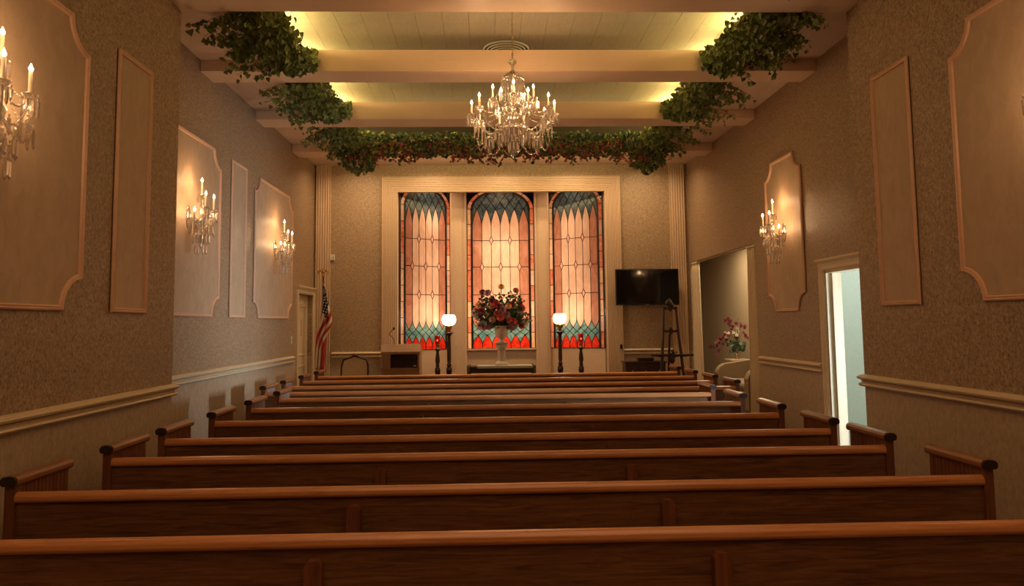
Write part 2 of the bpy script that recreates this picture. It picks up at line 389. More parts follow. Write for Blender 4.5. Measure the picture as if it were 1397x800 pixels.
# fluted corner pilasters
for (x0, x1) in ((-3.10, -2.84), (3.40, 3.67)):
    poly = [(x0, YB), (x0, YB - .05)]; nfl = 6; w = (x1 - x0) / nfl
    for i in range(nfl):
        a = x0 + i * w
        poly += [(a + .008, YB - .05), (a + .016, YB - .034), (a + w - .016, YB - .034), (a + w - .008, YB - .05)]
    poly += [(x1, YB - .05), (x1, YB)]
    trim(MB().prism(poly, lambda p, q, t: (p, q, t), 0, SZ - .001), M['casing'], label='fluted corner pilaster')
# big fluted casing round the bay
prof = [(0, 0), (0, .05)]
for i in range(8):
    a = .012 + i * .033
    prof += [(a, .052), (a + .006, .038), (a + .020, .038), (a + .026, .052)]
prof += [(.282, .05), (.29, .02), (.29, 0)]
path = [(-1.905, 0.0), (-1.905, 4.33), (2.475, 4.33), (2.475, 0.0)]
b = MB().sweep([(p, q) for p, q in path], [(-o, h) for o, h in prof], lambda p, q, h: (p, YB - h, q), closed=False)
trim(b, M['casing'], label='wide fluted casing around the stained glass bay')

# ------------------------------------------------------------------ bay and stained glass
YW = 14.15
BL0, BL1 = Vector((OX0 + .02, YB + .14)), Vector((-0.70, 14.12))
BR0, BR1 = Vector((1.21, 14.12)), Vector((OX1 - .02, YB + .14))
CX0, CX1 = -0.385, 0.93
ZS = 1.15
b = MB()
def vbox(b, p, q, z0, z1, th):
    d = (q - p).normalized(); nrm = Vector((-d.y, d.x)) * th
    vs = [(p.x, p.y, z0), (q.x, q.y, z0), (q.x + nrm.x, q.y + nrm.y, z0), (p.x + nrm.x, p.y + nrm.y, z0)]
    vs += [(a, c, z1) for a, c, _ in vs]
    b.add(vs, [(0, 1, 2, 3), (4, 5, 6, 7), (0, 1, 5, 4), (1, 2, 6, 5), (2, 3, 7, 6), (3, 0, 4, 7)])
vbox(b, BL0, BL1, 0, ZS, .1); vbox(b, BR0, BR1, 0, ZS, .1); b.box(BL1.x, BR0.x, YW - .03, YW + .1, 0, ZS)
b.box(OX0 - .1, OX0, YB + .12, YB + .2, 0, 5.0); b.box(OX1, OX1 + .1, YB + .12, YB + .2, 0, 5.0)
struct('wall_bay', b, M['casing'])
struct('ceiling_bay', MB().box(OX0 - .2, OX1 + .2, YB + .12, 15.4, 4.42, 4.5), M['beam'])
b = MB()
for (x0, x1) in ((BL1.x, CX0), (CX1, BR0.x)):
    b.prism([(x0, 14.2), (x0, 14.06), (x0 + .03, 14.03), (x1 - .03, 14.03), (x1, 14.06), (x1, 14.2)], lambda p, q, t: (p, q, t), 0, 4.42)
    xm = (x0 + x1) / 2
    b.box(xm - .075, xm + .075, 14.012, 14.035, 0, 4.42)
trim(b, M['casing'], label='two posts between the stained glass windows')
b = MB(); b.box(CX0, CX1, 14.04, YW + .02, ZS - .03, ZS)
trim(b, M['casing'])
# light box behind
b = MB(); b.box(-2.3, 2.9, 15.3, 15.4, 0, 4.5); b.box(-2.3, -2.2, YB + .12, 15.4, 0, 4.5); b.box(2.8, 2.9, YB + .12, 15.4, 0, 4.5)
b.box(-2.3, 2.9, 13.5, 15.4, 4.5, 4.6)
struct('wall_lightbox', b, M['boxpaint'])

def clip(poly, conv):
    """Sutherland-Hodgman; conv counter-clockwise"""
    out = poly
    for i in range(len(conv)):
        a, c = conv[i], conv[(i + 1) % len(conv)]
        def side(p): return (c[0] - a[0]) * (p[1] - a[1]) - (c[1] - a[1]) * (p[0] - a[0])
        inp = out; out = []
        for j in range(len(inp)):
            p, q = inp[j - 1], inp[j]; sp, sq = side(p), side(q)
            if (sp >= 0) != (sq >= 0):
                t = sp / (sp - sq); out.append((p[0] + (q[0] - p[0]) * t, p[1] + (q[1] - p[1]) * t))
            if sq >= 0: out.append(q)
        if len(out) < 3: return []
    return out
def parea(p): return abs(sum(p[i - 1][0] * p[i][1] - p[i][0] * p[i - 1][1] for i in range(len(p)))) / 2
H1, H2, H3 = 2.08, 1.565, 1.03
VSP = 2.70
def build_window(idx, P, Q, label):
    """P, Q: 2D plan points left/right of the window; local u along, v up"""
    Wd = (Q - P).length; d = (Q - P) / Wd; nr = Vector((d.y, -d.x))   # nr points into the room
    root = thing('window_%d' % idx, label, None, (P.x, P.y, ZS), 0, kind='structure')
    def P3(u, v, h=0.0): return (d.x * u + nr.x * h, d.y * u + nr.y * h, v)
    random.seed(20 + idx)
    panes = []
    bw = .085; a0 = bw + .03; a1 = Wd - bw - .03; n = 6; cw = (a1 - a0) / n
    U = [a0 + i * cw for i in range(n + 1)]; C = [a0 + (i + .5) * cw for i in range(n)]
    ain = (a1 - a0) / 2; um = Wd / 2
    inner = [(a0, 0), (a1, 0)] + [(um + ain * cos(t * pi / 20), VSP - .03 + .37 * sin(t * pi / 20)) for t in range(0, 21)]
    def ogive(u0, v0, u1, v1, k=7, bulge=.30):
        pts = []
        for i in range(k + 1):
            t = i / k; pts.append((u0 + (u1 - u0) * (t ** 1.6), v0 + (v1 - v0) * t))
        return pts
    dm = {H1: (2, 4), H2: (1, 3, 5), H3: (2, 4)}; dv, dw = .085, .036
    def cell(i, va, vb, mat):
        pl = []
        # bottom left, bottom right, top right, top left
        def corner(bi, v, up, right):
            su = 1 if right else -1
            if v in dm and bi in dm[v]:
                A = (U[bi], v + (dv if up else -dv)); B = (U[bi] + su * dw, v)
                return A, B
            return None
        r = corner(i, va, True, True); pl += [r[0], r[1]] if r else [(U[i], va)]
        r = corner(i + 1, va, True, False); pl += [r[1], r[0]] if r else [(U[i + 1], va)]
        if vb == 'tip':
            rr = ogive(U[i + 1], 2.37, C[i], 2.70); ll = ogive(U[i], 2.37, C[i], 2.70)
            pl += rr + ll[::-1][1:]
        else:
            r = corner(i + 1, vb, False, False); pl += [r[0], r[1]] if r else [(U[i + 1], vb)]
            r = corner(i, vb, False, True); pl += [r[1], r[0]] if r else [(U[i], vb)]
        panes.append((pl, mat))
    for i in range(n):
        mt = 'rose' if i in (0, 5) else 'cream'
        cell(i, H1, 'tip', mt); cell(i, H2, H1, mt); cell(i, H3, H2, mt)
        # bottom segment, pointed downwards
        lo = ogive(U[i], .54, C[i], .385, 5); ro = ogive(U[i + 1], .54, C[i], .385, 5)
        pl = lo + ro[::-1][1:]
        r3 = (i + 1) in dm[H3]; r2 = i in dm[H3]
        pl += [(U[i + 1], H3 - dv), (U[i + 1] - dw, H3)] if r3 else [(U[i + 1], H3)]
        pl += [(U[i] + dw, H3), (U[i], H3 - dv)] if r2 else [(U[i], H3)]
        panes.append((pl, mt))
        # middle teal diamond, red flame
        panes.append(([(C[i], .385), (U[i], .315), (C[i], .25), (U[i + 1], .315)], 'teal'))
        lo = ogive(U[i], .08, C[i], .25, 6); ro = ogive(U[i + 1], .08, C[i], .25, 6)
        panes.append(([(U[i], 0), (U[i + 1], 0)] + ro + lo[::-1][1:], 'red'))
    for v, bs in dm.items():
        for bi in bs: panes.append(([(U[bi], v - dv), (U[bi] + dw, v), (U[bi], v + dv), (U[bi] - dw, v)], 'pink'))
    for bi in range(n + 1):
        # upper kite between lancet points and lower spike between flames
        L = (U[bi] - cw / 2); R = (U[bi] + cw / 2)
        pl = ogive(U[bi], .54, R, .385, 5) + [(U[bi], .315)] + ogive(U[bi], .54, L, .385, 5)[::-1][:-1]
        panes.append((pl, 'teal'))
        pl = ogive(U[bi], .08, R, .25, 6) + [(U[bi], .315)] + ogive(U[bi], .08, L, .25, 6)[::-1][:-1]
        panes.append((pl, 'teal'))
        pl = ogive(U[bi], 2.37, R, 2.70) + [(U[bi], 2.83)] + ogive(U[bi], 2.37, L, 2.70)[::-1][:-1]
        panes.append((pl, 'blue'))
        for kk in range(1, 3):
            panes.append(([(U[bi], 2.83 + (kk - 1) * .26), (R, 2.96 + (kk - 1) * .26), (U[bi], 3.09 + (kk - 1) * .26), (L, 2.96 + (kk - 1) * .26)], 'blue'))
    for i in range(n):
        for kk in range(2):
            panes.append(([(C[i], 2.70 + kk * .26), (U[i + 1], 2.83 + kk * .26), (C[i], 2.96 + kk * .26), (U[i], 2.83 + kk * .26)], 'blue'))
    out = []
    for pl, mt in panes:
        q = clip(pl, inner) if True else pl
        q = [p for i, p in enumerate(q) if (Vector(p) - Vector(q[i - 1])).length > 1e-4]
        if len(q) >= 3 and parea(q) > 8e-5: out.append((q, mt))
    # side border pieces
    k = 9; hs = [VSP * i / k for i in range(k + 1)]
    for i in range(k):
        for (u0, u1) in ((0.012, bw), (Wd - bw, Wd - 0.012)):
            out.append(([(u0, hs[i]), (u1, hs[i]), (u1, hs[i + 1]), (u0, hs[i + 1])], random.choice(['bred', 'bcream', 'bred', 'bcream', 'pink'])))
    ao, ai = um - .012, um - bw
    ko = 8
    for i in range(ko):
        t0, t1 = pi * i / ko, pi * (i + 1) / ko; tm = (t0 + t1) / 2
        pl = [(um + ai * cos(t), VSP + .37 * sin(t)) for t in (t0, tm, t1)] + [(um + ao * cos(t), VSP + .42 * sin(t)) for t in (t1, tm, t0)]
        out.append((pl[::-1], ['bred', 'pink', 'bcream'][i % 3]))
    lead = MB()
    for q, mt in out:
        mb = MB(); nn = len(q)
        vs = [P3(u, v, .004) for u, v in q] + [P3(u, v, -.004) for u, v in q]
        mb.add(vs, [tuple(range(nn))] + [(i, nn + i, nn + (i + 1) % nn, (i + 1) % nn) for i in range(nn)])
        o = mb.obj('pane', G_[mt], root, fixn=False)
        for i in range(nn):
            a, c = Vector(q[i - 1]), Vector(q[i]); e = c - a
            if e.length < 1e-5: continue
            e.normalize(); w = Vector((-e.y, e.x)) * .0055; a2 = a - e * .003; c2 = c + e * .003
            vs = [P3(*(a2 - w), .004), P3(*(c2 - w), .004), P3(*(c2 + w), .004), P3(*(a2 + w), .004),
                  P3(*(a2 - w * .6), .010), P3(*(c2 - w * .6), .010), P3(*(c2 + w * .6), .010), P3(*(a2 + w * .6), .010)]
            lead.add(vs, [(4, 5, 6, 7), (0, 1, 5, 4), (2, 3, 7, 6)])
    # dark bands beside the border, spandrels, outer came
    for (u0, u1) in ((bw, a0), (a1, Wd - bw)):
        mbx = [P3(u0, 0, .008), P3(u1, 0, .008), P3(u1, VSP, .008), P3(u0, VSP, .008), P3(u0, 0, -.01), P3(u1, 0, -.01), P3(u1, VSP, -.01), P3(u0, VSP, -.01)]
        lead.add(mbx, [(0, 1, 2, 3), (4, 5, 6, 7), (0, 1, 5, 4), (1, 2, 6, 5), (2, 3, 7, 6), (3, 0, 4, 7)])
    for t in range(20):     # band between inner field and arch border
        t0, t1 = pi * t / 20, pi * (t + 1) / 20
        pp = [(um + ain * cos(t0), VSP - .03 + .37 * sin(t0)), (um + ain * cos(t1), VSP - .03 + .37 * sin(t1)), (um + ai * cos(t1), VSP + .37 * sin(t1)), (um + ai * cos(t0), VSP + .37 * sin(t0))]
        lead.add([P3(u, v, .008) for u, v in pp], [(0, 1, 2, 3)])
    lead.obj('leading', M['lead'], root)
    for sgn in (0, 1):
        ts = [pi / 2 * i / 8 for i in range(9)] if sgn == 0 else [pi - pi / 2 * i / 8 for i in range(9)]
        pts = [(um + ao * cos(t), VSP + .42 * sin(t)) for t in ts]
        corner = (Wd, 3.42) if sgn == 0 else (0, 3.42)
        side = (Wd, VSP) if sgn == 0 else (0, VSP)
        pl = pts + [(um, 3.42), corner, side]
        mb = MB(); mb.prism(pl, lambda p, q, t: P3(p, q, t), -.006, .004); mb.obj('spandrel', M['screen'], root)
    fr = MB()
    for (u0, u1, v0, v1) in ((-.01, .012, 0, 3.42), (Wd - .012, Wd + .01, 0, 3.42)):
        vs = [P3(u, v, h) for u in (u0, u1) for v in (v0, v1) for h in (-.02, .02)]
        fr.add(vs, [(0, 1, 3, 2), (4, 6, 7, 5), (0, 4, 5, 1), (2, 3, 7, 6), (0, 2, 6, 4), (1, 5, 7, 3)])
    fr.obj('window_frame', M['dark'], root)
    return root
build_window(1, BL0, BL1, 'left stained glass window of the bay')
build_window(2, Vector((CX0, YW)), Vector((CX1, YW)), 'centre stained glass window of the bay')
build_window(3, BR0, BR1, 'right stained glass window of the bay')

# ------------------------------------------------------------------ doors and side rooms
def casing(y0, y1, zt, w, fn, hd=.13):
    b = MB(); pr = [(0, 0), (0, .02), (.02, .03), (.05, .022), (.08, .03), (w, .03), (w + .01, 0)]
    b.sweep([(y0, 0), (y0, zt), (y1, zt), (y1, 0)], pr, fn, closed=False)
    b.prism([(zt + w - .01, 0), (zt + w - .01, .045), (zt + w + .012, .06), (zt + w + .03, .06), (zt + w + .03, 0)],
            lambda p, q, t: fn(t, p, q), y0 - w - .02, y1 + w + .02)
    return b
trim(casing(12.22, 13.26, 2.16, .10, lambda p, q, h: (XL + h, p, q)), M['trim'], label='cream casing of the left door')
trim(casing(7.05, 7.98, 2.16, .10, lambda p, q, h: (XR - h, p, q)), M['trim'], label='cream casing of the right doorway')
dr = thing('door_1', 'cream panelled door in the left wall beside the flag', None, (XL - .1, 12.22, 0), kind='structure')
MB().box(-.02, .02, .01, 1.03, .01, 2.15).obj('door_leaf', M['trim'], dr, bevel=.003)
b = MB()
for (z0, z1) in ((.2, .95), (1.1, 1.98)):
    b.sweep([(.15, z0), (.89, z0), (.89, z1), (.15, z1)], [(0, 0), (.01, .012), (.03, .012), (.04, 0)], lambda p, q, h: (.02 + h, p, q))
b.obj('door_moulding', M['trim'], dr)
MB().lathe([(.001, 0), (.012, .002), (.012, .03), (.026, .045), (.026, .06), (.001, .07)]).obj('door_knob', M['brass'], dr, loc=(.02, .12, .97)).rotation_euler = (0, pi / 2, 0)
MB().box(.02, .03, .55, .58, 1.45, 1.72).obj('door_plate', M['casing'], dr)
# day room beyond right doorway
b = MB(); b.box(XR + .16, 6.6, 9.5, 9.6, 0, 3); b.box(6.5, 6.6, 5.4, 9.6, 0, 3); b.box(XR + .16, 6.6, 5.3, 5.4, 0, 3)
struct('wall_dayroom', b, M['dayroom']); struct('ceiling_dayroom', MB().box(XR + .16, 6.6, 5.3, 9.6, 3.0, 3.05), M['dayroom'])
struct('floor_dayroom', MB().box(XR, 6.6, 5.3, 9.6, 0.0, .012), M['dayfloor'])
b = MB(); b.box(XR - .0, XR + .17, 7.955, 7.98, 0, 2.16); b.box(XR, XR + .17, 7.05, 7.075, 0, 2.16); b.box(XR, XR + .17, 7.05, 7.98, 2.135, 2.16); b.box(XR + .06, XR + .09, 7.935, 7.96, 0, 2.14)
trim(b, M['trim'], label='jambs of the right doorway')
# side room with sofa
b = MB(); b.box(5.3, 5.4, 9.6, 18.3, 0, 3.4); b.box(XR + .16, 5.4, 18.2, 18.3, 0, 3.4); b.box(XR + .16, 5.4, 9.6, 9.7, 0, 3.4)
b.box(XR + .0, XR + .16, YB + .1, 18.2, 0, 3.4)
struct('wall_sideroom', b, M['sideroom']); struct('ceiling_sideroom', MB().box(XR + .1, 5.4, 9.6, 18.3, 3.2, 3.25), M['sideroom'])
area('side_room_light', (4.6, 13.6, 3.15), (0, 0, 0), .5, 3.0, 52, (1.0, 0.76, 0.48))

# ================================================================== PEWS
def end_poly(side):
    """plan of an end panel with beadboard grooves on its inner face; x inward positive"""
    th, dp = .05, .46
    pts = [(0, 0), (0, dp)]
    inner = [(th, 0), (th, .06)]
    y = .06; n = 11; w = (dp - .10) / n
    for i in range(n):
        inner += [(th - .008, y + .003), (th - .002, y + .009), (th - .002, y + w - .006), (th - .008, y + w)]
        y += w
    inner += [(th, dp - .03), (th, dp)]
    return pts + inner[::-1]
def make_pew(name, xl, xr, sup):
    """built about its own base: x absolute, y=0 at the rear face of the back"""
    t = thing(name, '', 'pew')
    a, c = xl + .05, xr - .05
    def fx(p, q, tt): return (tt, p, q)
    back = [(.0, .10), (.022, .10), (.045, .45), (.028, .78), (.006, .78), (.0, .45)]
    MB().prism([(.004, .12), (.030, .12), (.030, .785), (.004, .785)], fx, a, c).obj('backrest', M['pew'], t)
    r = .019
    prof = [(-.012, .772), (.036, .772), (.043, .785), (.043, .803), (.032, .818), (.015, .822), (-.004, .818), (-.016, .803), (-.018, .785)]
    MB().prism(prof, fx, a, c).obj('top_rail', M['pewlit'], t, bevel=.004)
    MB().prism([(.03, .42), (.45, .45), (.45, .475), (.44, .485), (.03, .455)], fx, a, c).obj('seat', M['pew'], t, bevel=.004)
    for sg in (0, 1):
        x0 = xl if sg == 0 else xr; sx = 1 if sg == 0 else -1
        e = MB().prism(end_poly(sg), lambda p, q, tt: (x0 + sx * p, q - .012, tt), 0, .855).obj('end_panel', M['pewend'], t)
        cb = MB()
        cpl = [(-.006, .852), (.056, .852), (.066, .863), (.066, .886), (.055, .899), (.025, .904), (-.005, .899), (-.016, .886), (-.016, .863)]
        cb.prism(cpl, lambda p, q, tt: (x0 + sx * p, tt, q), -.018, .47)
        cb.obj('arm_cap', M['pewcap'], e, bevel=.004)
        eb = MB(); eb.prism([(p * .94 + .0015, (q - .878) * .9 + .878) for p, q in cpl], lambda p, q, tt: (x0 + sx * p, tt, q), -.030, -.017)
        eb.obj('cap_end', M['endgrain'], e, bevel=.005, label='dark end grain of the arm cap')
    for x in sup:
        pl = [(-.033, 0), (.033, 0), (.033, .715), (.020, .735), (-.020, .735), (-.033, .715)]
        MB().prism(pl, lambda p, q, tt: (x + p, tt, q), -.045, .005).obj('back_support', M['pewend'], t, bevel=.006)
        MB().prism([(.005, 0), (.42, 0), (.40, .42), (.005, .42)], lambda p, q, tt: (tt, p, q), x - .02, x + .02).obj('leg_panel', M['pewend'], t)
    return t
ROWS = [2.905, 3.745, 4.666, 5.422, 6.38, 7.343, 8.311, 9.05, 9.929, 10.877, 11.819]
names = ['nearest wooden pew across the bottom of the photo with two back supports', 'second pew from the camera, its right arm cap nearest the right wall',
 'third wooden pew from the camera', 'fourth wooden pew from the camera, level with the right doorway', 'fifth wooden pew from the camera', 'sixth wooden pew from the camera',
 'seventh pew from the camera, last of the shorter pews', 'eighth pew from the camera, nearest of the four longer pews', 'ninth pew from the camera, among the longer pews',
 'tenth pew from the camera, last but one before the front', 'front row pew farthest from the camera before the lectern and urn table']
pA = make_pew('pew', -2.365, 2.57, (-.665, .895)); pB = make_pew('pew', -2.74, 3.10, (-.9, 1.2))
dxs = [0, 0, 0, .0, 0, 0, .0, 0, 0, 0, 0]
for i, y in enumerate(ROWS):
    src = pA if i < 7 else pB
    o = src if i in (0, 7) else dup(src)
    o.location = (dxs[i], y, 0); o['label'] = names[i]; o['category'] = 'pew'; o['group'] = 'wooden chapel pews in rows'

# ================================================================== WALL PANELS
MP = [(0, 0), (0, .014), (.006, .024), (.014, .026), (.019, .018), (.024, .018), (.028, .024), (.034, .020), (.038, .004), (.038, 0)]
def notched(a, c, z0, z1, r=.21, st=.02):
    """rectangle with concave quarter-circle corners, counter-clockwise in (y, z)"""
    pts = []
    for (cx, cz, t0) in ((c, z0, pi), (c, z1, 1.5 * pi), (a, z1, 0), (a, z0, .5 * pi)):
        k = 7
        arc = [(cx + r * cos(t0 - (pi / 2) * i / k), cz + r * sin(t0 - (pi / 2) * i / k)) for i in range(k + 1)]
        pts += arc
    return pts
def wall_panel(label, a, c, fn, big=True):
    z0, z1 = 1.73, 3.675
    t = thing('wall_panel', label, 'wall panel', fn((a + c) / 2, z0, 0), group='moulded panels on the side walls')
    o = Vector(t.location)
    def f2(p, q, h): return tuple(Vector(fn(p, q, h)) - o)
    path = notched(a, c, z0, z1) if big else [(a, z0), (c, z0), (c, z1), (a, z1)]
    MB().sweep(path, MP, f2).obj('panel_moulding', M['mould'], t)
    fm = MB(); n = len(path); cc = ((a + c) / 2, (z0 + z1) / 2)
    fm.add([f2(p, q, .006) for p, q in path] + [f2(*cc, .006)], [(i, (i + 1) % n, n) for i in range(n)])
    fm.add([f2(p, q, .006) for p, q in path] + [f2(p, q, 0) for p, q in path], [(i, (i + 1) % n, n + (i + 1) % n, n + i) for i in range(n)])
    fm.obj('panel_field', M['panel'], t)
fNL = lambda p, q, h: (NL + h, p, q); fXL = lambda p, q, h: (XL + h, p, q)
fNR = lambda p, q, h: (NR - h, p, q); fXR = lambda p, q, h: (XR - h, p, q)
wall_panel('large notched wall panel at the left edge of the photo behind the nearest left sconce', 2.77, 4.93, fNL)
wall_panel('narrow rectangular moulding panel on the nearer left wall', 5.32, 5.86, fNL, False)
wall_panel('notched panel behind the middle left sconce, just past the left wall corner', 6.80, 8.62, fXL)
wall_panel('narrow rectangular moulding panel between the two farther left sconces', 8.98, 9.54, fXL, False)
wall_panel('notched panel behind the farthest left sconce, near the left door', 9.89, 11.82, fXL)
wall_panel('narrow rectangular moulding panel on the nearer right wall', 5.48, 6.03, fNR, False)
wall_panel('large notched wall panel at the right edge of the photo', 2.72, 4.98, fNR)
wall_panel('notched panel behind the right sconce, between doorway and curtained opening', 8.46, 9.57, fXR)

# ================================================================== CRYSTAL FIXTURES
def prism_mesh(name, L, r):
    b = MB(); b.lathe([(.0008, 0), (r * .5, -.004), (r * .55, -.012), (r * .2, -.018), (r, -.026), (r * .85, -L * .85), (.0008, -L)], n=6, smooth=False); return b.mesh(name, M['crystal2'])
PR_S = prism_mesh('prism_small', .075, .008); PR_M = prism_mesh('prism_medium', .11, .010); PR_L = prism_mesh('prism_long', .19, .009)
def bobeche(b, c, r=.042):
    b.lathe([(.008, -.03), (.012, -.012), (r * .6, -.004), (r, .014), (r * 1.02, .018), (r * .6, .004), (.010, .002)], c, 12)
def candle_set(root, c, h=.10, r=.0105, blen=.034):
    """candle sleeve with flame bulb; c is the foot of the candle"""
    MB().tube([c, (c[0], c[1], c[2] + h)], r, 8).obj('candle', M['candle'], root)
    z = c[2] + h
    MB().lathe([(.004, 0), (.010, blen * .3), (.0115, blen * .5), (.006, blen * .85), (.001, blen * 1.25)], (c[0], c[1], z), 8).obj('flame_bulb', M['bulb'], root)
def beads(b, p, q, sag, k=14, r=.0072):
    for i in range(k + 1):
        t = i / k; x = p[0] + (q[0] - p[0]) * t; y = p[1] + (q[1] - p[1]) * t; z = p[2] + (q[2] - p[2]) * t - sag * 4 * t * (1 - t)
        b.ball((x, y, z), r, 5, 3)
def arm_curve(p, q, dip, k=9):
    pts = []
    for i in range(k + 1):
        t = i / k; s_ = sin(pi * t)
        pts.append((p[0] + (q[0] - p[0]) * t, p[1] + (q[1] - p[1]) * t, p[2] + (q[2] - p[2]) * (t ** 2) - dip * s_))
    return pts
def make_sconce():
    t = thing('wall_sconce', '', 'sconce')
    b = MB(); b.lathe([(.001, .026), (.020, .024), (.040, .012), (.046, .014), (.058, .008), (.064, 0)], n=24, sx=1.9, sy=1.0)
    o = b.obj('back_plate', M['silver'], t); o.rotation_euler = (0, pi / 2, 0)
    st = MB(); st.tube([(0, 0, 0), (.06, 0, -.01), (.12, 0, -.03), (.13, 0, .02)], .009, 8)
    st.lathe([(.001, -.30), (.014, -.28), (.006, -.255), (.03, -.22), (.042, -.185), (.012, -.15), (.010, -.10), (.026, -.06), (.034, -.02), (.012, .01), (.009, .06), (.02, .09), (.012, .12), (.009, .17)], (.13, 0, 0), 12)
    bobeche(st, (.13, 0, .20), .04)
    ars = MB(); ends = [(.13, 0, .21, .13), (.21, -.10, .065, .13), (.21, .10, .065, .13), (.14, -.185, -.07, .10), (.14, .185, -.07, .10)]
    for x, y, z, h in ends[1:]:
        ars.tube(arm_curve((.13, 0, -.03), (x, y, z - .03), .07), .007, 6); bobeche(st, (x, y, z), .038)
    st.obj('crystal_stem', M['crystal2'], t); ars.obj('arm', M['crystal2'], t)
    for x, y, z, h in ends: candle_set(t, (x, y, z), h, .010)
    random.seed(5)
    for x, y, z, h in ends:
        for k in range(8):
            a = 2 * pi * k / 8 + .3
            link_mesh('crystal_prism', PR_M if random.random() < .6 else PR_S, t, Matrix.Translation((x + .038 * cos(a), y + .038 * sin(a), z + .004)))
    for (r, z, k) in ((.075, -.15, 12), (.105, -.06, 12), (.05, -.25, 8)):
        for i in range(k):
            a = 2 * pi * i / k; link_mesh('crystal_prism', PR_M, t, Matrix.Translation((.13 + r * cos(a), r * 1.15 * sin(a), z)))
    bs = MB()
    for x, y, z, h in ends[1:]:
        beads(bs, (.13, 0, .18), (x, y, z), .05, 12); beads(bs, (x, y, z), (.13, y * .3, -.25), .02, 12)
    beads(bs, ends[1][:3], ends[2][:3], .07); beads(bs, ends[3][:3], ends[1][:3], .05, 10); beads(bs, ends[4][:3], ends[2][:3], .05, 10)
    bs.obj('bead_string', M['crystal'], t)
    for x, y, z, h in ends:
        l = bpy.data.lights.new('candle_light', 'POINT'); l.energy = P_SCONCE; l.color = WARM; l.shadow_soft_size = .03
        lo = bpy.data.objects.new('candle_light', l); COL.objects.link(lo); lo.parent = t; lo.location = (x, y, z + h + .02)
    return t
sc = make_sconce()
SCN = [((NL, 3.85, 2.80), 0, 'crystal wall sconce at the left edge of the photo'), ((XL, 7.72, 2.77), 0, 'crystal sconce on the left wall just past the wall corner, second from the left edge'),
       ((XL, 10.87, 2.77), 0, 'crystal sconce on the left wall nearest the left door'), ((XR, 9.02, 2.72), pi, 'crystal sconce on the right wall above the curtained opening'),
       ((NR, 3.84, 2.80), pi, 'crystal wall sconce just at the right edge of the photo')]
for i, (p, rz, lab) in enumerate(SCN):
    o = sc if i == 0 else dup(sc)
    o.location = p; o.rotation_euler = (0, 0, rz); o.scale = (1.08, 1.12, 1.10); o['label'] = lab; o['category'] = 'sconce'; o['group'] = 'crystal sconces on the side walls'

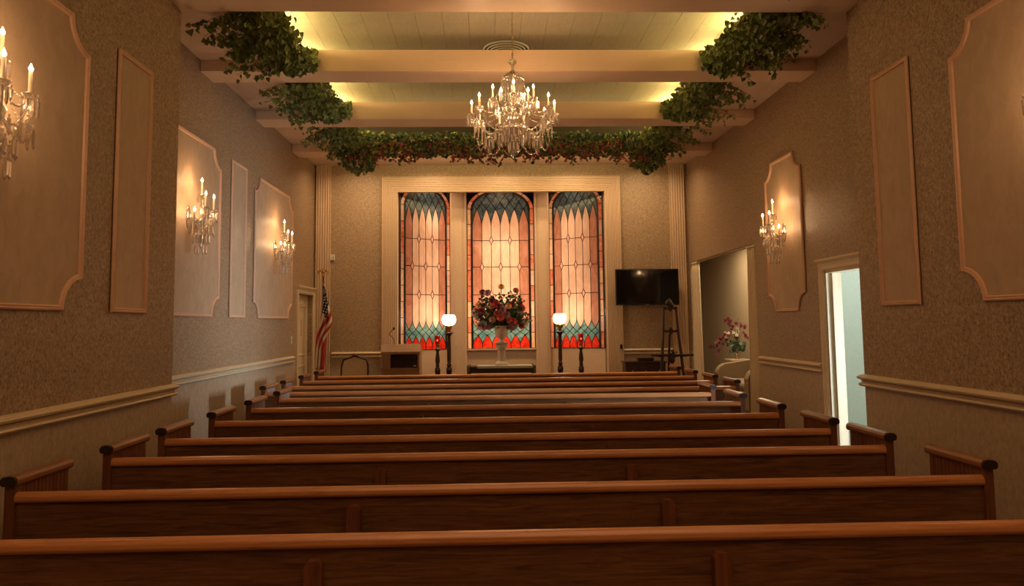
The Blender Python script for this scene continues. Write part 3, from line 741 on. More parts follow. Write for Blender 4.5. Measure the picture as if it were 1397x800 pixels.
def make_chandelier(c):
    t = thing('chandelier', 'large crystal chandelier with candle bulbs hanging on a chain from the ceiling', 'chandelier', c)
    ch = MB(); z = .98; i = 0
    while z < 1.615:
        pts = []
        for k in range(9):
            a = 2 * pi * k / 8; u, v = .009 * cos(a), .019 * sin(a)
            pts.append((u, 0, z + v) if i % 2 else (0, u, z + v))
        ch.tube(pts, .0028, 5, caps=False); z += .030; i += 1
    ch.obj('chain', M['brass'], t)
    MB().lathe([(.05, 0), (.06, .01), (.03, .03), (.01, .04)], (0, 0, 1.57), 12).obj('ceiling_rose', M['brass'], t)
    s = MB()
    s.lathe([(.001, .98), (.012, .97), (.010, .945), (.034, .945), (.042, .925), (.018, .90), (.012, .86), (.026, .83), (.012, .81), (.012, .78), (.05, .775), (.105, .765), (.115, .755), (.10, .75), (.012, .74),
             (.010, .60), (.030, .56), (.045, .52), (.03, .47), (.014, .44), (.03, .41), (.055, .36), (.05, .31), (.02, .27), (.03, .25), (.12, .25), (.15, .25), (.14, .225), (.06, .19), (.025, .17), (.04, .13), (.022, .10), (.03, .07), (.012, .04), (.001, .01)], n=20)
    A = []; arms = MB()
    for k in range(10):
        a = 2 * pi * (k + .5) / 10 - pi / 2 + .0; r = .41; x, y, z = r * cos(a), r * sin(a), .385
        A.append((x, y, z, a)); arms.tube(arm_curve((.03 * cos(a), .03 * sin(a), .30), (x, y, z - .03), .10, 10), .007, 6); bobeche(s, (x, y, z), .044)
    B = []
    for k in range(5):
        a = 2 * pi * k / 5 - pi / 2; r = .21; x, y, z = r * cos(a), r * sin(a), .525
        B.append((x, y, z, a)); arms.tube(arm_curve((.02 * cos(a), .02 * sin(a), .42), (x, y, z - .03), .05, 8), .006, 6); bobeche(s, (x, y, z), .040)
    s.obj('crystal_stem', M['crystal2'], t); arms.obj('arm', M['crystal2'], t)
    for x, y, z, a in A + B: candle_set(t, (x, y, z), .115, .0095, .036)
    np_ = 0
    for (x, y, z, a) in A + B:
        for k in range(7):
            b = 2 * pi * k / 7; link_mesh('crystal_prism', PR_M, t, Matrix.Translation((x + .043 * cos(b), y + .043 * sin(b), z + .005)))
    for k in range(22):
        a = 2 * pi * k / 22; link_mesh('crystal_prism', PR_L, t, Matrix.Translation((.113 * cos(a), .113 * sin(a), .752)))
    for (r, z, n) in ((.15, .245, 20), (.085, .20, 14), (.05, .13, 8)):
        for k in range(n):
            a = 2 * pi * k / n; link_mesh('crystal_prism', PR_M, t, Matrix.Translation((r * cos(a), r * sin(a), z)))
    # pendants below the arms, with clusters of prisms
    for k in range(5):
        a = 2 * pi * (k + .5) / 5 - pi / 2; x, y = .25 * cos(a), .25 * sin(a)
        pb = MB(); pb.lathe([(.001, .20), (.03, .19), (.045, .175), (.01, .16), (.016, .10), (.024, .06), (.012, .03), (.001, .0)], (x, y, 0), 10); pb.tube([(x, y, .2), (x, y, .285)], .003, 5)
        o = pb.obj('pendant', M['crystal2'], t)
        for j in range(8):
            b = 2 * pi * j / 8; link_mesh('crystal_prism', PR_M, t, Matrix.Translation((x + .042 * cos(b), y + .042 * sin(b), .18)))
    bs = MB()
    for k in range(10):
        p, q = A[k], A[(k + 1) % 10]
        beads(bs, (p[0], p[1], p[2] - .03), (q[0], q[1], q[2] - .03), .07, 14)
    for k in range(10):
        p, q = A[k], A[(k + 1) % 10]
        beads(bs, (p[0] * .88, p[1] * .88, .17), (q[0] * .88, q[1] * .88, .17), .11, 18)
        link_mesh('crystal_prism', PR_L, t, Matrix.Translation((p[0] * .93, p[1] * .93, .34)))
        link_mesh('crystal_prism', PR_L, t, Matrix.Translation((p[0] * .84, p[1] * .84, .33)))
    for p in A: beads(bs, (.05 * cos(p[3]), .05 * sin(p[3]), .52), (p[0], p[1], p[2]), .07, 16)
    for p in B: beads(bs, (.09 * cos(p[3]), .09 * sin(p[3]), .74), (p[0], p[1], p[2]), .03, 14)
    for k in range(12):
        a = 2 * pi * k / 12; beads(bs, (.02 * cos(a), .02 * sin(a), .83), (.11 * cos(a), .11 * sin(a), .755), -.01, 6)
    bs.obj('bead_string', M['crystal'], t)
    for k, (x, y, z, a) in enumerate(A):
        if k % 2: continue
        point('candle_light', (x, y, z + .14), P_CHAND, WARM, .04, t)
    return t
make_chandelier((0.275, 7.1, 3.285))

# ================================================================== GARLANDS
def leaf_verts(L, w, cup=.25):
    pts = [(0, 0, 0), (w * .55, L * .12, cup * w), (w * .5, L * .5, cup * w * .8), (0, L, -cup * w * .5), (-w * .5, L * .5, cup * w * .8), (-w * .55, L * .12, cup * w), (0, L * .5, 0)]
    fs = [(0, 1, 2, 6), (6, 2, 3), (6, 3, 4), (0, 6, 4, 5)]
    return pts, fs
LP, LF = leaf_verts(1.0, .95)
LEAFM = {}
for nm in ('leaf', 'leaf2', 'leafblue'):
    b = MB(); b.add(LP, LF); LEAFM[nm] = b.mesh('ivy_leaf', M[nm])
def rot_rand(nrm_bias=Vector((0, -.6, -.6)), down=True):
    """random leaf frame: tip hangs mostly down, blade faces roughly the room"""
    tip = Vector((random.gauss(0, .6), random.gauss(0, .5), -1 + random.gauss(0, .5))); tip.normalize()
    n_ = Vector((random.gauss(0, .7), -.8 + random.gauss(0, .5), random.gauss(-.2, .5))); n_ = n_ - tip * n_.dot(tip)
    if n_.length < .1: n_ = Vector((1, 0, 0)) - tip * tip.x
    n_.normalize(); s_ = tip.cross(n_)
    return Matrix(((s_.x, tip.x, n_.x), (s_.y, tip.y, n_.y), (s_.z, tip.z, n_.z))).to_4x4()
def garland(name, label, pts, size, nparts, mats, group, vines=(), blossoms=()):
    c = Vector((0, 0, 0))
    for p in pts: c += Vector(p)
    c /= len(pts)
    t = thing(name, label, 'garland', tuple(c), group=group)
    order = sorted(range(len(pts)), key=lambda i: pts[i][1] + random.random() * .35)
    stuff = [MB() for _ in mats]
    for rank, i in enumerate(order):
        p = Vector(pts[i]) - c; s_ = size * random.uniform(.7, 1.25); mi = random.choices(range(len(mats)), [3, 1, 1][:len(mats)])[0]
        mt = Matrix.Translation(p) @ rot_rand() @ Matrix.Scale(s_, 4)
        if rank < nparts: link_mesh('leaf', LEAFM[mats[mi]], t, mt)
        else: stuff[mi].add([mt @ Vector(q) for q in LP], LF)
    for mb, nm in zip(stuff, mats):
        if mb.v: mb.obj('foliage', M[nm], t, fixn=False, kind='stuff')
    if vines:
        b = MB()
        for v in vines: b.tube([Vector(q) - c for q in v], .003, 4)
        b.obj('vine', M['vine'], t, kind='stuff')
    if blossoms:
        b = MB()
        for p in blossoms:
            q = Vector(p) - c; r = random.uniform(.012, .022)
            for k in range(4):
                mt = Matrix.Translation(q + Vector((random.gauss(0, r * .8), random.gauss(0, r * .8), random.gauss(0, r * .8)))) @ rot_rand() @ Matrix.Scale(r * 1.8, 4)
                b.add([mt @ Vector(w) for w in LP], LF)
        b.obj('blossoms', M['pinkfl'], t, fixn=False, kind='stuff')
    return t
random.seed(11)
def side_pts(xe, sg, y0, y1, n, w, drop, zc=4.50):
    """leaves draped over the recess edge at x=xe, trailing outwards (sg) under the soffit"""
    pts = []; vines = []
    for _ in range(n):
        y = random.uniform(y0, y1); u = random.betavariate(1.6, 1.8)
        x = xe + sg * (u * w - .06); bulge = sin(pi * min(1, max(0, u)))
        pts.append((x + random.gauss(0, .03), y, zc + .05 - random.random() * (drop * (.35 + .65 * bulge))))
    for _ in range(int(n / 26)):
        y = random.uniform(y0, y1); x = xe + sg * random.uniform(w * .5, w); p = [Vector((x, y, zc - .05))]
        dx = sg * random.uniform(.01, .05); dy = random.uniform(-.03, .03)
        for k in range(7):
            q = p[-1] + Vector((dx + random.gauss(0, .012), dy + random.gauss(0, .02), -random.uniform(.005, .03))); p.append(q)
            pts.append(tuple(q + Vector((random.gauss(0, .02), 0, random.gauss(-.01, .015)))))
        vines.append(p)
    return pts, vines
GG = 'ivy garlands along the ceiling recess'
bays = [(5.60, 6.0, 30, 'nearest'), (6.43, 7.93, 1150, 'first'), (8.36, 9.84, 850, 'second'), (10.28, 11.73, 720, 'third')]
bl = ['hanging at the very top edge of the photo', 'in the nearest full bay between ceiling beams', 'in the middle bay between ceiling beams', 'in the farthest bay, meeting the back garland']
for sd, xe, sg, word in (('left', RX0 + .08, -1, 'left'), ('right', RX1 - .08, 1, 'right')):
    for k, (y0, y1, n, _) in enumerate(bays):
        w = [.95, .50, .48, .50][k]
        pts, vines = side_pts(xe, sg, y0, y1, n, w, .22 if k else .08, 4.52 if k else 4.40)
        if k:   # mass tumbling over the face and foot of the next beam
            for _ in range(int(n * .30)):
                u = random.betavariate(1.8, 1.8)
                pts.append((xe + sg * (u * (w + .05) - .1), y1 - random.uniform(0, .16), random.uniform(4.36 + .16 * abs(u - .5), 4.66)))
        garland('ivy_garland', '%s green ivy garland %s' % (word, bl[k]), pts, .056 if k < 3 else .054, [40, 280, 160, 0][k], ['leaf', 'leaf2'], GG, vines)
# back garland with pink blossoms, hung across the front of the last beam
pts = []; bls = []; vines = []
for _ in range(4200):
    x = random.uniform(-2.35, 2.95)
    lump = .04 * sin(x * 9) + .03 * sin(x * 23 + 1)
    pts.append((x, 11.70 - random.uniform(0, .28), random.uniform(4.33 + lump * .5, 4.68 + lump * .4)))
for _ in range(430):
    x = random.uniform(-2.0, 2.7); bls.append((x, 11.56 - random.uniform(0, .15), 4.31 + random.uniform(0, .22) - (.05 if random.random() < .3 else 0) + .03 * sin(x * 7)))
for _ in range(46):
    x = random.uniform(-2.0, 2.6); p = [Vector((x, 11.50, 4.33))]; dx = random.choice((-1, 1)) * random.uniform(.01, .035)
    for k in range(random.randint(3, 7)):
        q = p[-1] + Vector((dx + random.gauss(0, .01), random.gauss(0, .008), -random.uniform(.01, .035))); p.append(q)
        (bls if random.random() < .6 else pts).append(tuple(q))
    vines.append(p)
garland('flowering_garland', 'long garland of dark leaves and pink blossoms across the last ceiling beam', pts, .054, 240, ['leafblue', 'leaf', 'leaf2'], GG, vines, bls)
for xs, word in ((-2.02, 'left'), (2.60, 'right')):
    pts = []; bls = []
    for _ in range(520):
        a = random.uniform(-.22, .22) + random.gauss(0, .03); pts.append((xs + a * 1.15, 11.55 + random.gauss(0, .07), 4.44 - random.random() * (.44 - abs(a) * .7)))
    for _ in range(16): bls.append((xs + random.gauss(0, .15), 11.45, random.uniform(4.2, 4.42)))
    garland('ivy_bunch', 'bunch of ivy hanging below the %s end of the flowering garland' % word, pts, .052, 60, ['leaf', 'leafblue'], None, (), bls)

# round ceiling vent
t = thing('ceiling_vent', 'round concentric ceiling air vent in the recess behind the chandelier', 'vent', (.255, 8.53, CZ))
for k in range(7):
    r0 = .275 - k * .037
    zz = -.012 * k; MB().lathe([(r0 - .018, zz - .020), (r0 - .010, zz - .022), (r0, zz - .004), (r0 - .005, zz), (r0 - .014, zz - .014)], n=40, cap=False).obj('vent_ring', M['white'], t)
MB().lathe([(.27, -.003), (.27, -.001)], n=36).obj('vent_back', M['plankgap'], t)
# small white unit on the right soffit
t = thing('emergency_light', 'small white emergency light on the right ceiling soffit among the ivy', 'emergency light', (2.98, 9.0, SZ))
MB().box(-.05, .05, -.04, .04, -.07, 0).obj('housing', M['white'], t, bevel=.006)
for s_ in (-1, 1): MB().ball((s_ * .05, -.03, -.09), .022, 8, 5).obj('lamp_head', M['white'], t)

# ================================================================== FRONT OF THE CHAPEL
# lectern
t = thing('lectern', 'oak lectern with black front screen and gooseneck microphone left of the windows', 'lectern', (-1.47, 12.62, 0))
# x -.36..+.32 ; front faces the pews
b = MB(); w0, w1 = -.33, .31
b.box(w0 + .04, w1 - .04, .02, .45, 0, .12)
b.obj('plinth', M['dark'], t)
b = MB(); b.box(w0, w0 + .03, 0, .5, .10, 1.12); b.obj('side_panel', M['oak'], t)
b = MB(); b.box(w1 - .03, w1, 0, .5, .10, 1.12); b.obj('side_panel', M['oak'], t)
MB().box(w0 + .03, w1 - .03, .01, .03, .10, .86).obj('front_panel', M['oak'], t)
b = MB(); b.prism([(0, 1.12), (0, 1.16), (.10, 1.29), (.13, 1.29), (.5, 1.16), (.5, 1.12)], lambda p, q, tt: (tt, p, q), w0 - .02, w1 + .01); b.obj('desk_top', M['oak'], t, bevel=.004)
MB().box(w0 - .01, w1 + .005, -.01, .03, .86, .885).obj('ledge', M['oak'], t)
MB().box(w0 + .15, w1 - .03, .0, .03, .885, 1.12).obj('screen', M['screen'], t, bevel=.003)
MB().box(w0 + .03, w0 + .15, .004, .03, .885, 1.12).obj('front_stile', M['oak'], t)
MB().box(w1 - .10, w1 - .055, -.003, .0, .915, .928).obj('maker_label', M['white'], t)
t = thing('microphone', 'black gooseneck microphone rising from the lectern', 'microphone', (-1.60, 12.72, 1.285))
MB().tube([(0, 0, -.01), (.0, 0, .06), (-.03, 0, .12), (-.085, -.02, .17), (-.075, -.03, .20), (-.02, -.05, .25), (-.01, -.05, .26)], .0065, 6).obj('gooseneck', M['black'], t)
MB().ball((0, -.055, .272), .02, 8, 5, sz=1.4).obj('microphone_head', M['black'], t)
# french chair
t = thing('armchair', 'wooden-framed upholstered armchair with carved crest between flag and lectern', 'armchair', (-2.30, 12.75, 0))
fr = MB(); P_ = [(-.215, .08, .45), (-.23, .11, .70), (-.225, .14, .92), (-.20, .15, 1.02), (-.13, .15, 1.045), (-.06, .15, 1.065), (0, .15, 1.09), (.06, .15, 1.065), (.13, .15, 1.045), (.20, .15, 1.02), (.225, .14, .92), (.23, .11, .70), (.215, .08, .45)]
fr.tube(P_, .019, 8); fr.ball((0, .14, 1.10), .035, 8, 5, sx=1.6, sz=.7); fr.obj('back_frame', M['dark'], t)
b = MB(); b.prism([(p * .93, q - .01) for p, _, q in P_], lambda p, q, tt: (p, tt + (q - .45) * .1, q), .075, .115); b.obj('backrest', M['fabric'], t)
MB().box(-.26, .26, -.38, .10, .36, .47).obj('seat', M['fabric'], t, bevel=.03)
for x, y in ((-.24, -.36), (.24, -.36), (-.22, .08), (.22, .08)): MB().tube([(x, y, .38), (x * 1.02, y, .2), (x * .98, y, 0)], [.026, .018, .014], 8).obj('leg', M['dark'], t)
for s_ in (-1, 1):
    MB().tube([(s_ * .22, .10, .72), (s_ * .26, -.05, .70), (s_ * .275, -.25, .69), (s_ * .27, -.30, .60), (s_ * .25, -.28, .45)], .016, 7).obj('armrest', M['dark'], t)
    MB().ball((s_ * .265, -.12, .715), .028, 8, 5, sy=2.6, sz=.6).obj('arm_pad', M['fabric'], t)
# flag
def flag_material():
    mt, nt, b = newmat('flag_cloth'); tc = N(nt, 'ShaderNodeTexCoord'); sp = N(nt, 'ShaderNodeSeparateXYZ'); nt.links.new(tc.outputs['UV'], sp.inputs[0])
    # u = position down the hoist (0 top .. 1 bottom), v = along the fly
    m1 = N(nt, 'ShaderNodeMath', operation='MULTIPLY'); m1.inputs[1].default_value = 6.5; nt.links.new(sp.outputs[0], m1.inputs[0])
    m2 = N(nt, 'ShaderNodeMath', operation='FRACT'); nt.links.new(m1.outputs[0], m2.inputs[0])
    m3 = N(nt, 'ShaderNodeMath', operation='GREATER_THAN'); m3.inputs[1].default_value = .5; nt.links.new(m2.outputs[0], m3.inputs[0])
    mx = N(nt, 'ShaderNodeMixRGB'); mx.inputs[1].default_value = (.36, .022, .025, 1); mx.inputs[2].default_value = (.62, .54, .40, 1); nt.links.new(m3.outputs[0], mx.inputs[0])
    # stars
    mp = N(nt, 'ShaderNodeMapping'); mp.inputs['Scale'].default_value = (9 / .54, 11 / .40, 0); nt.links.new(tc.outputs['UV'], mp.inputs[0])
    vo = N(nt, 'ShaderNodeTexVoronoi', Scale=1.0, Randomness=0.0); nt.links.new(mp.outputs[0], vo.inputs['Vector'])
    st = N(nt, 'ShaderNodeMath', operation='LESS_THAN'); st.inputs[1].default_value = .27; nt.links.new(vo.outputs['Distance'], st.inputs[0])
    mc = N(nt, 'ShaderNodeMixRGB'); mc.inputs[1].default_value = (.012, .016, .05, 1); mc.inputs[2].default_value = (.6, .52, .44, 1); nt.links.new(st.outputs[0], mc.inputs[0])
    a = N(nt, 'ShaderNodeMath', operation='LESS_THAN'); a.inputs[1].default_value = .54; nt.links.new(sp.outputs[0], a.inputs[0])
    c = N(nt, 'ShaderNodeMath', operation='LESS_THAN'); c.inputs[1].default_value = .40; nt.links.new(sp.outputs[1], c.inputs[0])
    an = N(nt, 'ShaderNodeMath', operation='MULTIPLY'); nt.links.new(a.outputs[0], an.inputs[0]); nt.links.new(c.outputs[0], an.inputs[1])
    fn = N(nt, 'ShaderNodeMixRGB'); nt.links.new(an.outputs[0], fn.inputs[0]); nt.links.new(mx.outputs[0], fn.inputs[1]); nt.links.new(mc.outputs[0], fn.inputs[2])
    nt.links.new(fn.outputs[0], b.inputs['Base Color']); b.inputs['Roughness'].default_value = .8; return mt
M['flag'] = flag_material()
t = thing('flag_stand', 'furled stars and stripes flag on an eagle-topped pole beside the left door', 'flag', (-2.885, 13.0, 0))
MB().lathe([(.13, 0), (.13, .02), (.05, .05), (.03, .09), (.02, .12)], n=20).obj('base', M['brass'], t)
MB().tube([(0, 0, .05), (0, 0, 2.50)], .013, 8).obj('pole', M['dark'], t)
e = MB(); e.ball((0, 0, 2.50), .022, 8, 5); e.ball((0, 0, 2.56), .028, 8, 6, sz=1.4); e.ball((0, -.02, 2.615), .014, 6, 4)
for s_ in (-1, 1): e.tube([(s_ * .01, 0, 2.55), (s_ * .055, 0, 2.60), (s_ * .085, 0, 2.575), (s_ * .075, 0, 2.51)], [.012, .016, .014, .004], 6)
e.obj('eagle_finial', M['brass'], t)
# gathered cloth: the fly end hangs straight down from the hoist, folded
fb = MB(); vs = []; uv = []; nu, nv = 56, 26
for j in range(nv + 1):
    g = j / nv; z = 2.37 - 1.52 * g
    wdt = .015 + .082 * min(1, (g * 1.9)) ** .8 - .03 * max(0, g - .75) * 4 * .6
    cxp = .015 - .06 * g + (.05 * sin(pi * min(1, g / .62)) if g < .62 else 0)
    for i in range(nu + 1):
        s_ = i / nu
        fold = sin(s_ * 2 * pi * 3.0 + g * 1.5) * .045 * min(1, g * 2.5 + .12)
        x = cxp + (s_ - .5) * 2 * wdt * .85 + cos(s_ * 2 * pi * 3.0 + g * 1.5) * .016 * min(1, g * 2)
        flap = .05 * math.exp(-((g - .42) / .13) ** 2) * s_
        vs.append((x + flap, -.045 + fold, z - .05 * s_ * (1 - g) + (.045 * abs(s_ - .5) if j == nv else 0)))
        # hanging corner: hoist coordinate mixes sideways as well as down
        hu = min(.999, max(0, g * .30 * (1 - s_) + s_ * (.30 + .85 * min(1, g * 1.3))))
        fv = min(1.0, g * 1.12 * (.75 + .35 * (1 - s_)))
        uv.append((hu, fv))
fs = [(j * (nu + 1) + i, j * (nu + 1) + i + 1, (j + 1) * (nu + 1) + i + 1, (j + 1) * (nu + 1) + i) for j in range(nv) for i in range(nu)]
fb.add(vs, fs, True); fb.uv = uv; o = fb.obj('flag_cloth', M['flag'], t, fixn=False)
sm_ = o.modifiers.new('thick', 'SOLIDIFY'); sm_.thickness = .003
# wall devices
t = thing('thermostat', 'small beige thermostat on the end wall right of the left pilaster', 'thermostat', (-2.80, YB, 2.85))
MB().box(-.04, .04, -.035, 0, -.05, .06).obj('housing', M['white'], t, bevel=.005); MB().box(.005, .03, -.04, -.03, -.02, .03).obj('dial', M['metal'], t)
t = thing('light_switch', 'small light switch plate on the left wall beside the door', 'switch', (XL, 11.86, 1.40))
MB().box(0, .008, -.04, .04, -.06, .06).obj('plate', M['white'], t); MB().box(.008, .016, -.012, .012, -.02, .02).obj('toggle', M['white'], t)
# turned stands
def stand(prof, name, label, cat, loc, group):
    t = thing(name, label, cat, loc, group=group)
    MB().lathe(prof, n=14).obj('turned_post', M['dark'], t)
    for k in range(3):
        a = 2 * pi * k / 3 + .5
        MB().tube([(0, 0, .20), (.09 * cos(a), .09 * sin(a), .16), (.17 * cos(a), .17 * sin(a), .05), (.21 * cos(a), .21 * sin(a), .015)], [.02, .018, .014, .018], 7).obj('foot', M['dark'], t)
    return t
for x, word in ((-.675, 'left'), (1.285, 'right')):
    H_ = 1.47
    prof = [(.001, .12), (.03, .14), (.045, .18), (.022, .24), (.030, .40), (.045, .55), (.02, .62), (.03, .66), (.018, .70), (.04, .74), (.053, .80), (.05, .85), (.028, .885), (.043, .90), (.043, .915), (.030, .93), (.036, 1.0), (.034, 1.25), (.026, 1.36), (.030, 1.37), (.024, 1.40), (.05, 1.44), (.055, 1.455), (.08, 1.46), (.08, 1.475), (.02, 1.48)]
    t = stand(prof, 'torchere_lamp', '%s tall dark turned floor lamp with a glowing white glass globe' % word, 'floor lamp', (x, 13.0, 0), 'torchere lamps beside the urn')
    MB().lathe([(.02, 1.475), (.03, 1.50), (.034, 1.53), (.055, 1.55), (.07, 1.585), (.065, 1.60), (.03, 1.60)], n=16).obj('lamp_fitting', M['brass'], t)
    MB().lathe([(.055, 1.60), (.09, 1.612), (.118, 1.65), (.127, 1.70), (.118, 1.755), (.095, 1.785), (.085, 1.79), (.07, 1.785)], n=24).obj('lamp_globe', M['globe' if word == 'left' else 'globe2'], t)
    point('globe_light', (x, 12.80, 1.70), 5, (1.0, .78, .5), .10)
for x, word in ((-.875, 'left'), (1.65, 'right')):
    prof = [(.001, .12), (.03, .14), (.045, .18), (.022, .24), (.030, .40), (.045, .55), (.02, .62), (.03, .66), (.018, .70), (.04, .74), (.050, .80), (.045, .85), (.026, .875), (.04, .89), (.028, .91), (.042, .98), (.036, 1.06), (.022, 1.14), (.034, 1.16), (.048, 1.17), (.05, 1.19), (.02, 1.20)]
    t = stand(prof, 'candle_stand', '%s shorter dark turned candle stand with a red glass votive' % word, 'candle stand', (x, 12.98, 0), 'red votive candle stands')
    MB().lathe([(.04, 1.19), (.03, 1.21), (.03, 1.25), (.04, 1.255), (.036, 1.27)], n=14).obj('cup_holder', M['oak'], t)
    MB().lathe([(.034, 1.27), (.038, 1.30), (.042, 1.36), (.050, 1.40), (.053, 1.43), (.050, 1.43), (.038, 1.36), (.03, 1.28)], n=16).obj('red_glass_cup', M['redglass'], t)
    MB().lathe([(.001, 0), (.012, .01), (.010, .02), (.001, .035)], (0, -.045, 1.325), 8).obj('candle_flame', M['redglow'], t)
# table with runner
t = thing('side_table', 'low dark wooden table under the urn with turned corners', 'table', (.24, 12.95, 0))
MB().box(-.59, .59, -.20, .20, .855, .885).obj('table_top', M['dark'], t, bevel=.006)
MB().box(-.55, .55, -.16, .16, .77, .855).obj('apron', M['dark'], t)
for sx in (-1, 1):
    for sy in (-1, 1): MB().lathe([(.018, 0), (.024, .05), (.016, .1), (.022, .4), (.028, .6), (.02, .66), (.034, .68), (.034, .90), (.02, .905)], (sx * .565, sy * .17, 0), 10).obj('leg', M['dark'], t)
b = MB(); b.box(-.42, .54, -.225, .22, .886, .894); b.box(-.42, .54, -.228, -.222, .855, .894)
o = b.obj('table_runner', M['cloth']); o['label'] = 'pale green-grey runner cloth lying on the dark table'; o['category'] = 'table runner'; o.location = (.24, 12.95, 0)
# urn on pedestal
t = thing('pedestal_urn', 'cream classical urn on a fluted pedestal standing on the table', 'urn', (.25, 12.95, .894))
b = MB(); b.box(-.115, .115, -.115, .115, 0, .03); b.lathe([(.11, .03), (.105, .045), (.085, .06), (.075, .075)], n=20); b.obj('pedestal_base', M['plaster'], t)
n = 14; poly = []
for i in range(n * 4):
    a = 2 * pi * i / (n * 4); r = .068 if i % 4 in (0, 1) else .058; poly.append((r * cos(a), r * sin(a)))
MB().prism(poly, lambda p, q, tt: (p, q, tt), .07, .29).obj('fluted_shaft', M['plaster'], t)
b = MB(); b.lathe([(.07, .285), (.085, .30), (.10, .33), (.115, .345), (.115, .36), (.10, .37)], n=20); b.box(-.11, .11, -.11, .11, .37, .40); b.obj('capital', M['plaster'], t)
MB().lathe([(.06, .40), (.065, .415), (.035, .43), (.04, .45), (.085, .50), (.115, .57), (.125, .64), (.118, .66), (.13, .675), (.13, .69), (.11, .69), (.10, .65), (.02, .60)], n=22).obj('urn_bowl', M['plaster'], t)
# bouquet
FC = {'rose_red': (.42, .012, .03), 'rose_pink': (.50, .10, .12), 'rose_peach': (.72, .34, .16), 'rose_lilac': (.36, .18, .22), 'rose_burgundy': (.16, .008, .018), 'rose_cream': (.55, .36, .23), 'rose_coral': (.72, .10, .08)}
for k_, c_ in FC.items(): M[k_] = plain(k_, c_, .6)
def flower_mesh(mat, layers=3):
    b = MB(); random.seed(hash(mat) % 97 if False else len(mat))
    for L in range(layers):
        npt = 5 + L; rr = .25 + .38 * L; tilt = .25 + .42 * L
        for k in range(npt):
            a = 2 * pi * (k + L * .4) / npt; ca, sa = cos(a), sin(a)
            def P(r, w, h): return (ca * r - sa * w, sa * r + ca * w, h)
            w = .30 + .10 * L
            vs = [P(.05, -w * .4, 0), P(.05, w * .4, 0), P(rr * .8, w, .55 - .16 * L), P(rr + .12, 0, .70 - .25 * L), P(rr * .8, -w, .55 - .16 * L)]
            b.add(vs, [(0, 1, 2, 3, 4)], True)
    b.ball((0, 0, .3), .22, 6, 4)
    return b.mesh('flower', M[mat])
FM = {k_: flower_mesh(k_) for k_ in FC}
M['bleaf'] = plain('bouquet_leaf', (.05, .085, .04), .55)
b_ = MB(); b_.add(LP, LF); LEAFM['bleaf'] = b_.mesh('bouquet_leaf', M['bleaf'])
def face_dir(d, s_):
    d = d.normalized(); a = d.orthogonal().normalized(); b2 = d.cross(a)
    return Matrix(((a.x, b2.x, d.x), (a.y, b2.y, d.y), (a.z, b2.z, d.z))).to_4x4() @ Matrix.Scale(s_, 4)
t = thing('flower_arrangement', 'large mixed bouquet of red, pink and peach flowers in the urn', 'flowers', (.25, 12.95, 1.56))
FL = [(-.10, .40, 'rose_red'), (-.16, .47, 'rose_burgundy'), (0, .70, 'rose_peach'), (-.33, .62, 'rose_burgundy'), (-.24, .60, 'rose_lilac'), (-.30, .38, 'rose_pink'), (-.18, .37, 'rose_peach'), (-.05, .36, 'rose_burgundy'),
      (.12, .36, 'rose_peach'), (.20, .39, 'rose_pink'), (.33, .43, 'rose_red'), (.36, .33, 'rose_red'), (.34, .22, 'rose_burgundy'), (-.02, .17, 'rose_coral'), (.08, .21, 'rose_lilac'), (-.36, .27, 'rose_red'), (-.42, .31, 'rose_red'), (-.38, .20, 'rose_burgundy'),
      (-.25, .22, 'rose_cream'), (-.16, .13, 'rose_cream'), (-.30, .00, 'rose_pink'), (-.22, .01, 'rose_lilac'), (-.36, .03, 'rose_lilac'), (.20, .09, 'rose_coral'), (.18, .0, 'rose_lilac'), (.22, .04, 'rose_lilac'), (.35, .02, 'rose_red'),
      (.26, .64, 'rose_pink'), (.02, .30, 'rose_lilac'), (-.40, .38, 'rose_peach'), (.30, .30, 'rose_cream'), (-.08, .24, 'rose_pink'), (.13, .13, 'rose_pink'), (-.47, .25, 'rose_lilac'), (.42, .10, 'rose_cream')]
random.seed(8)
st = MB(); lf = MB()
for x, z, mt in FL:
    y = -.20 + .55 * abs(x) + .25 * max(0, z - .35) + random.uniform(-.03, .03)
    p = Vector((x, y, z)); s_ = random.uniform(.052, .064) * (1.15 if mt in ('rose_coral', 'rose_lilac') else 1)
    link_mesh('flower', FM[mt], t, Matrix.Translation(p) @ face_dir(Vector((x * .8, -1, .25 + z * .4)), s_))
    st.tube([(x * .05, .02, -.12), (x * .4, .02, z * .35), tuple(p)], .004, 4)
st.obj('stems', M['vine'], t, kind='stuff')
k = 0
for _ in range(1100):
    x = random.gauss(0, .22); z = random.gauss(.20, .17)
    if (x / .50) ** 2 + ((z - .25) / .42) ** 2 > 1 or z < .0 + abs(x) * .04: continue
    y = random.uniform(-.15, .16)
    mt = Matrix.Translation((x, y, z)) @ rot_rand() @ Matrix.Scale(random.uniform(.035, .07), 4)
    lf.add([mt @ Vector(w) for w in LP], LF)
lf.obj('foliage', M['bleaf'], t, fixn=False, kind='stuff')
sp = MB()
for x0, z0, x1, z1 in ((-.02, .3, -.02, .64), (.14, .3, .20, .62), (.2, .3, .33, .55), (-.2, .3, -.33, .52), (.3, .1, .54, .12), (.22, .3, .27, .66), (.02, .3, .03, .58), (-.3, .1, -.5, .2), (.1, .3, .13, .55)):
    for i in range(16):
        u = i / 15; mt = Matrix.Translation((x0 + (x1 - x0) * u + random.gauss(0, .012), -.05, z0 + (z1 - z0) * u)) @ rot_rand() @ Matrix.Scale(.034, 4); sp.add([mt @ Vector(w) for w in LP], LF)
sp.obj('sprigs', M['leaf2'], t, fixn=False, kind='stuff')
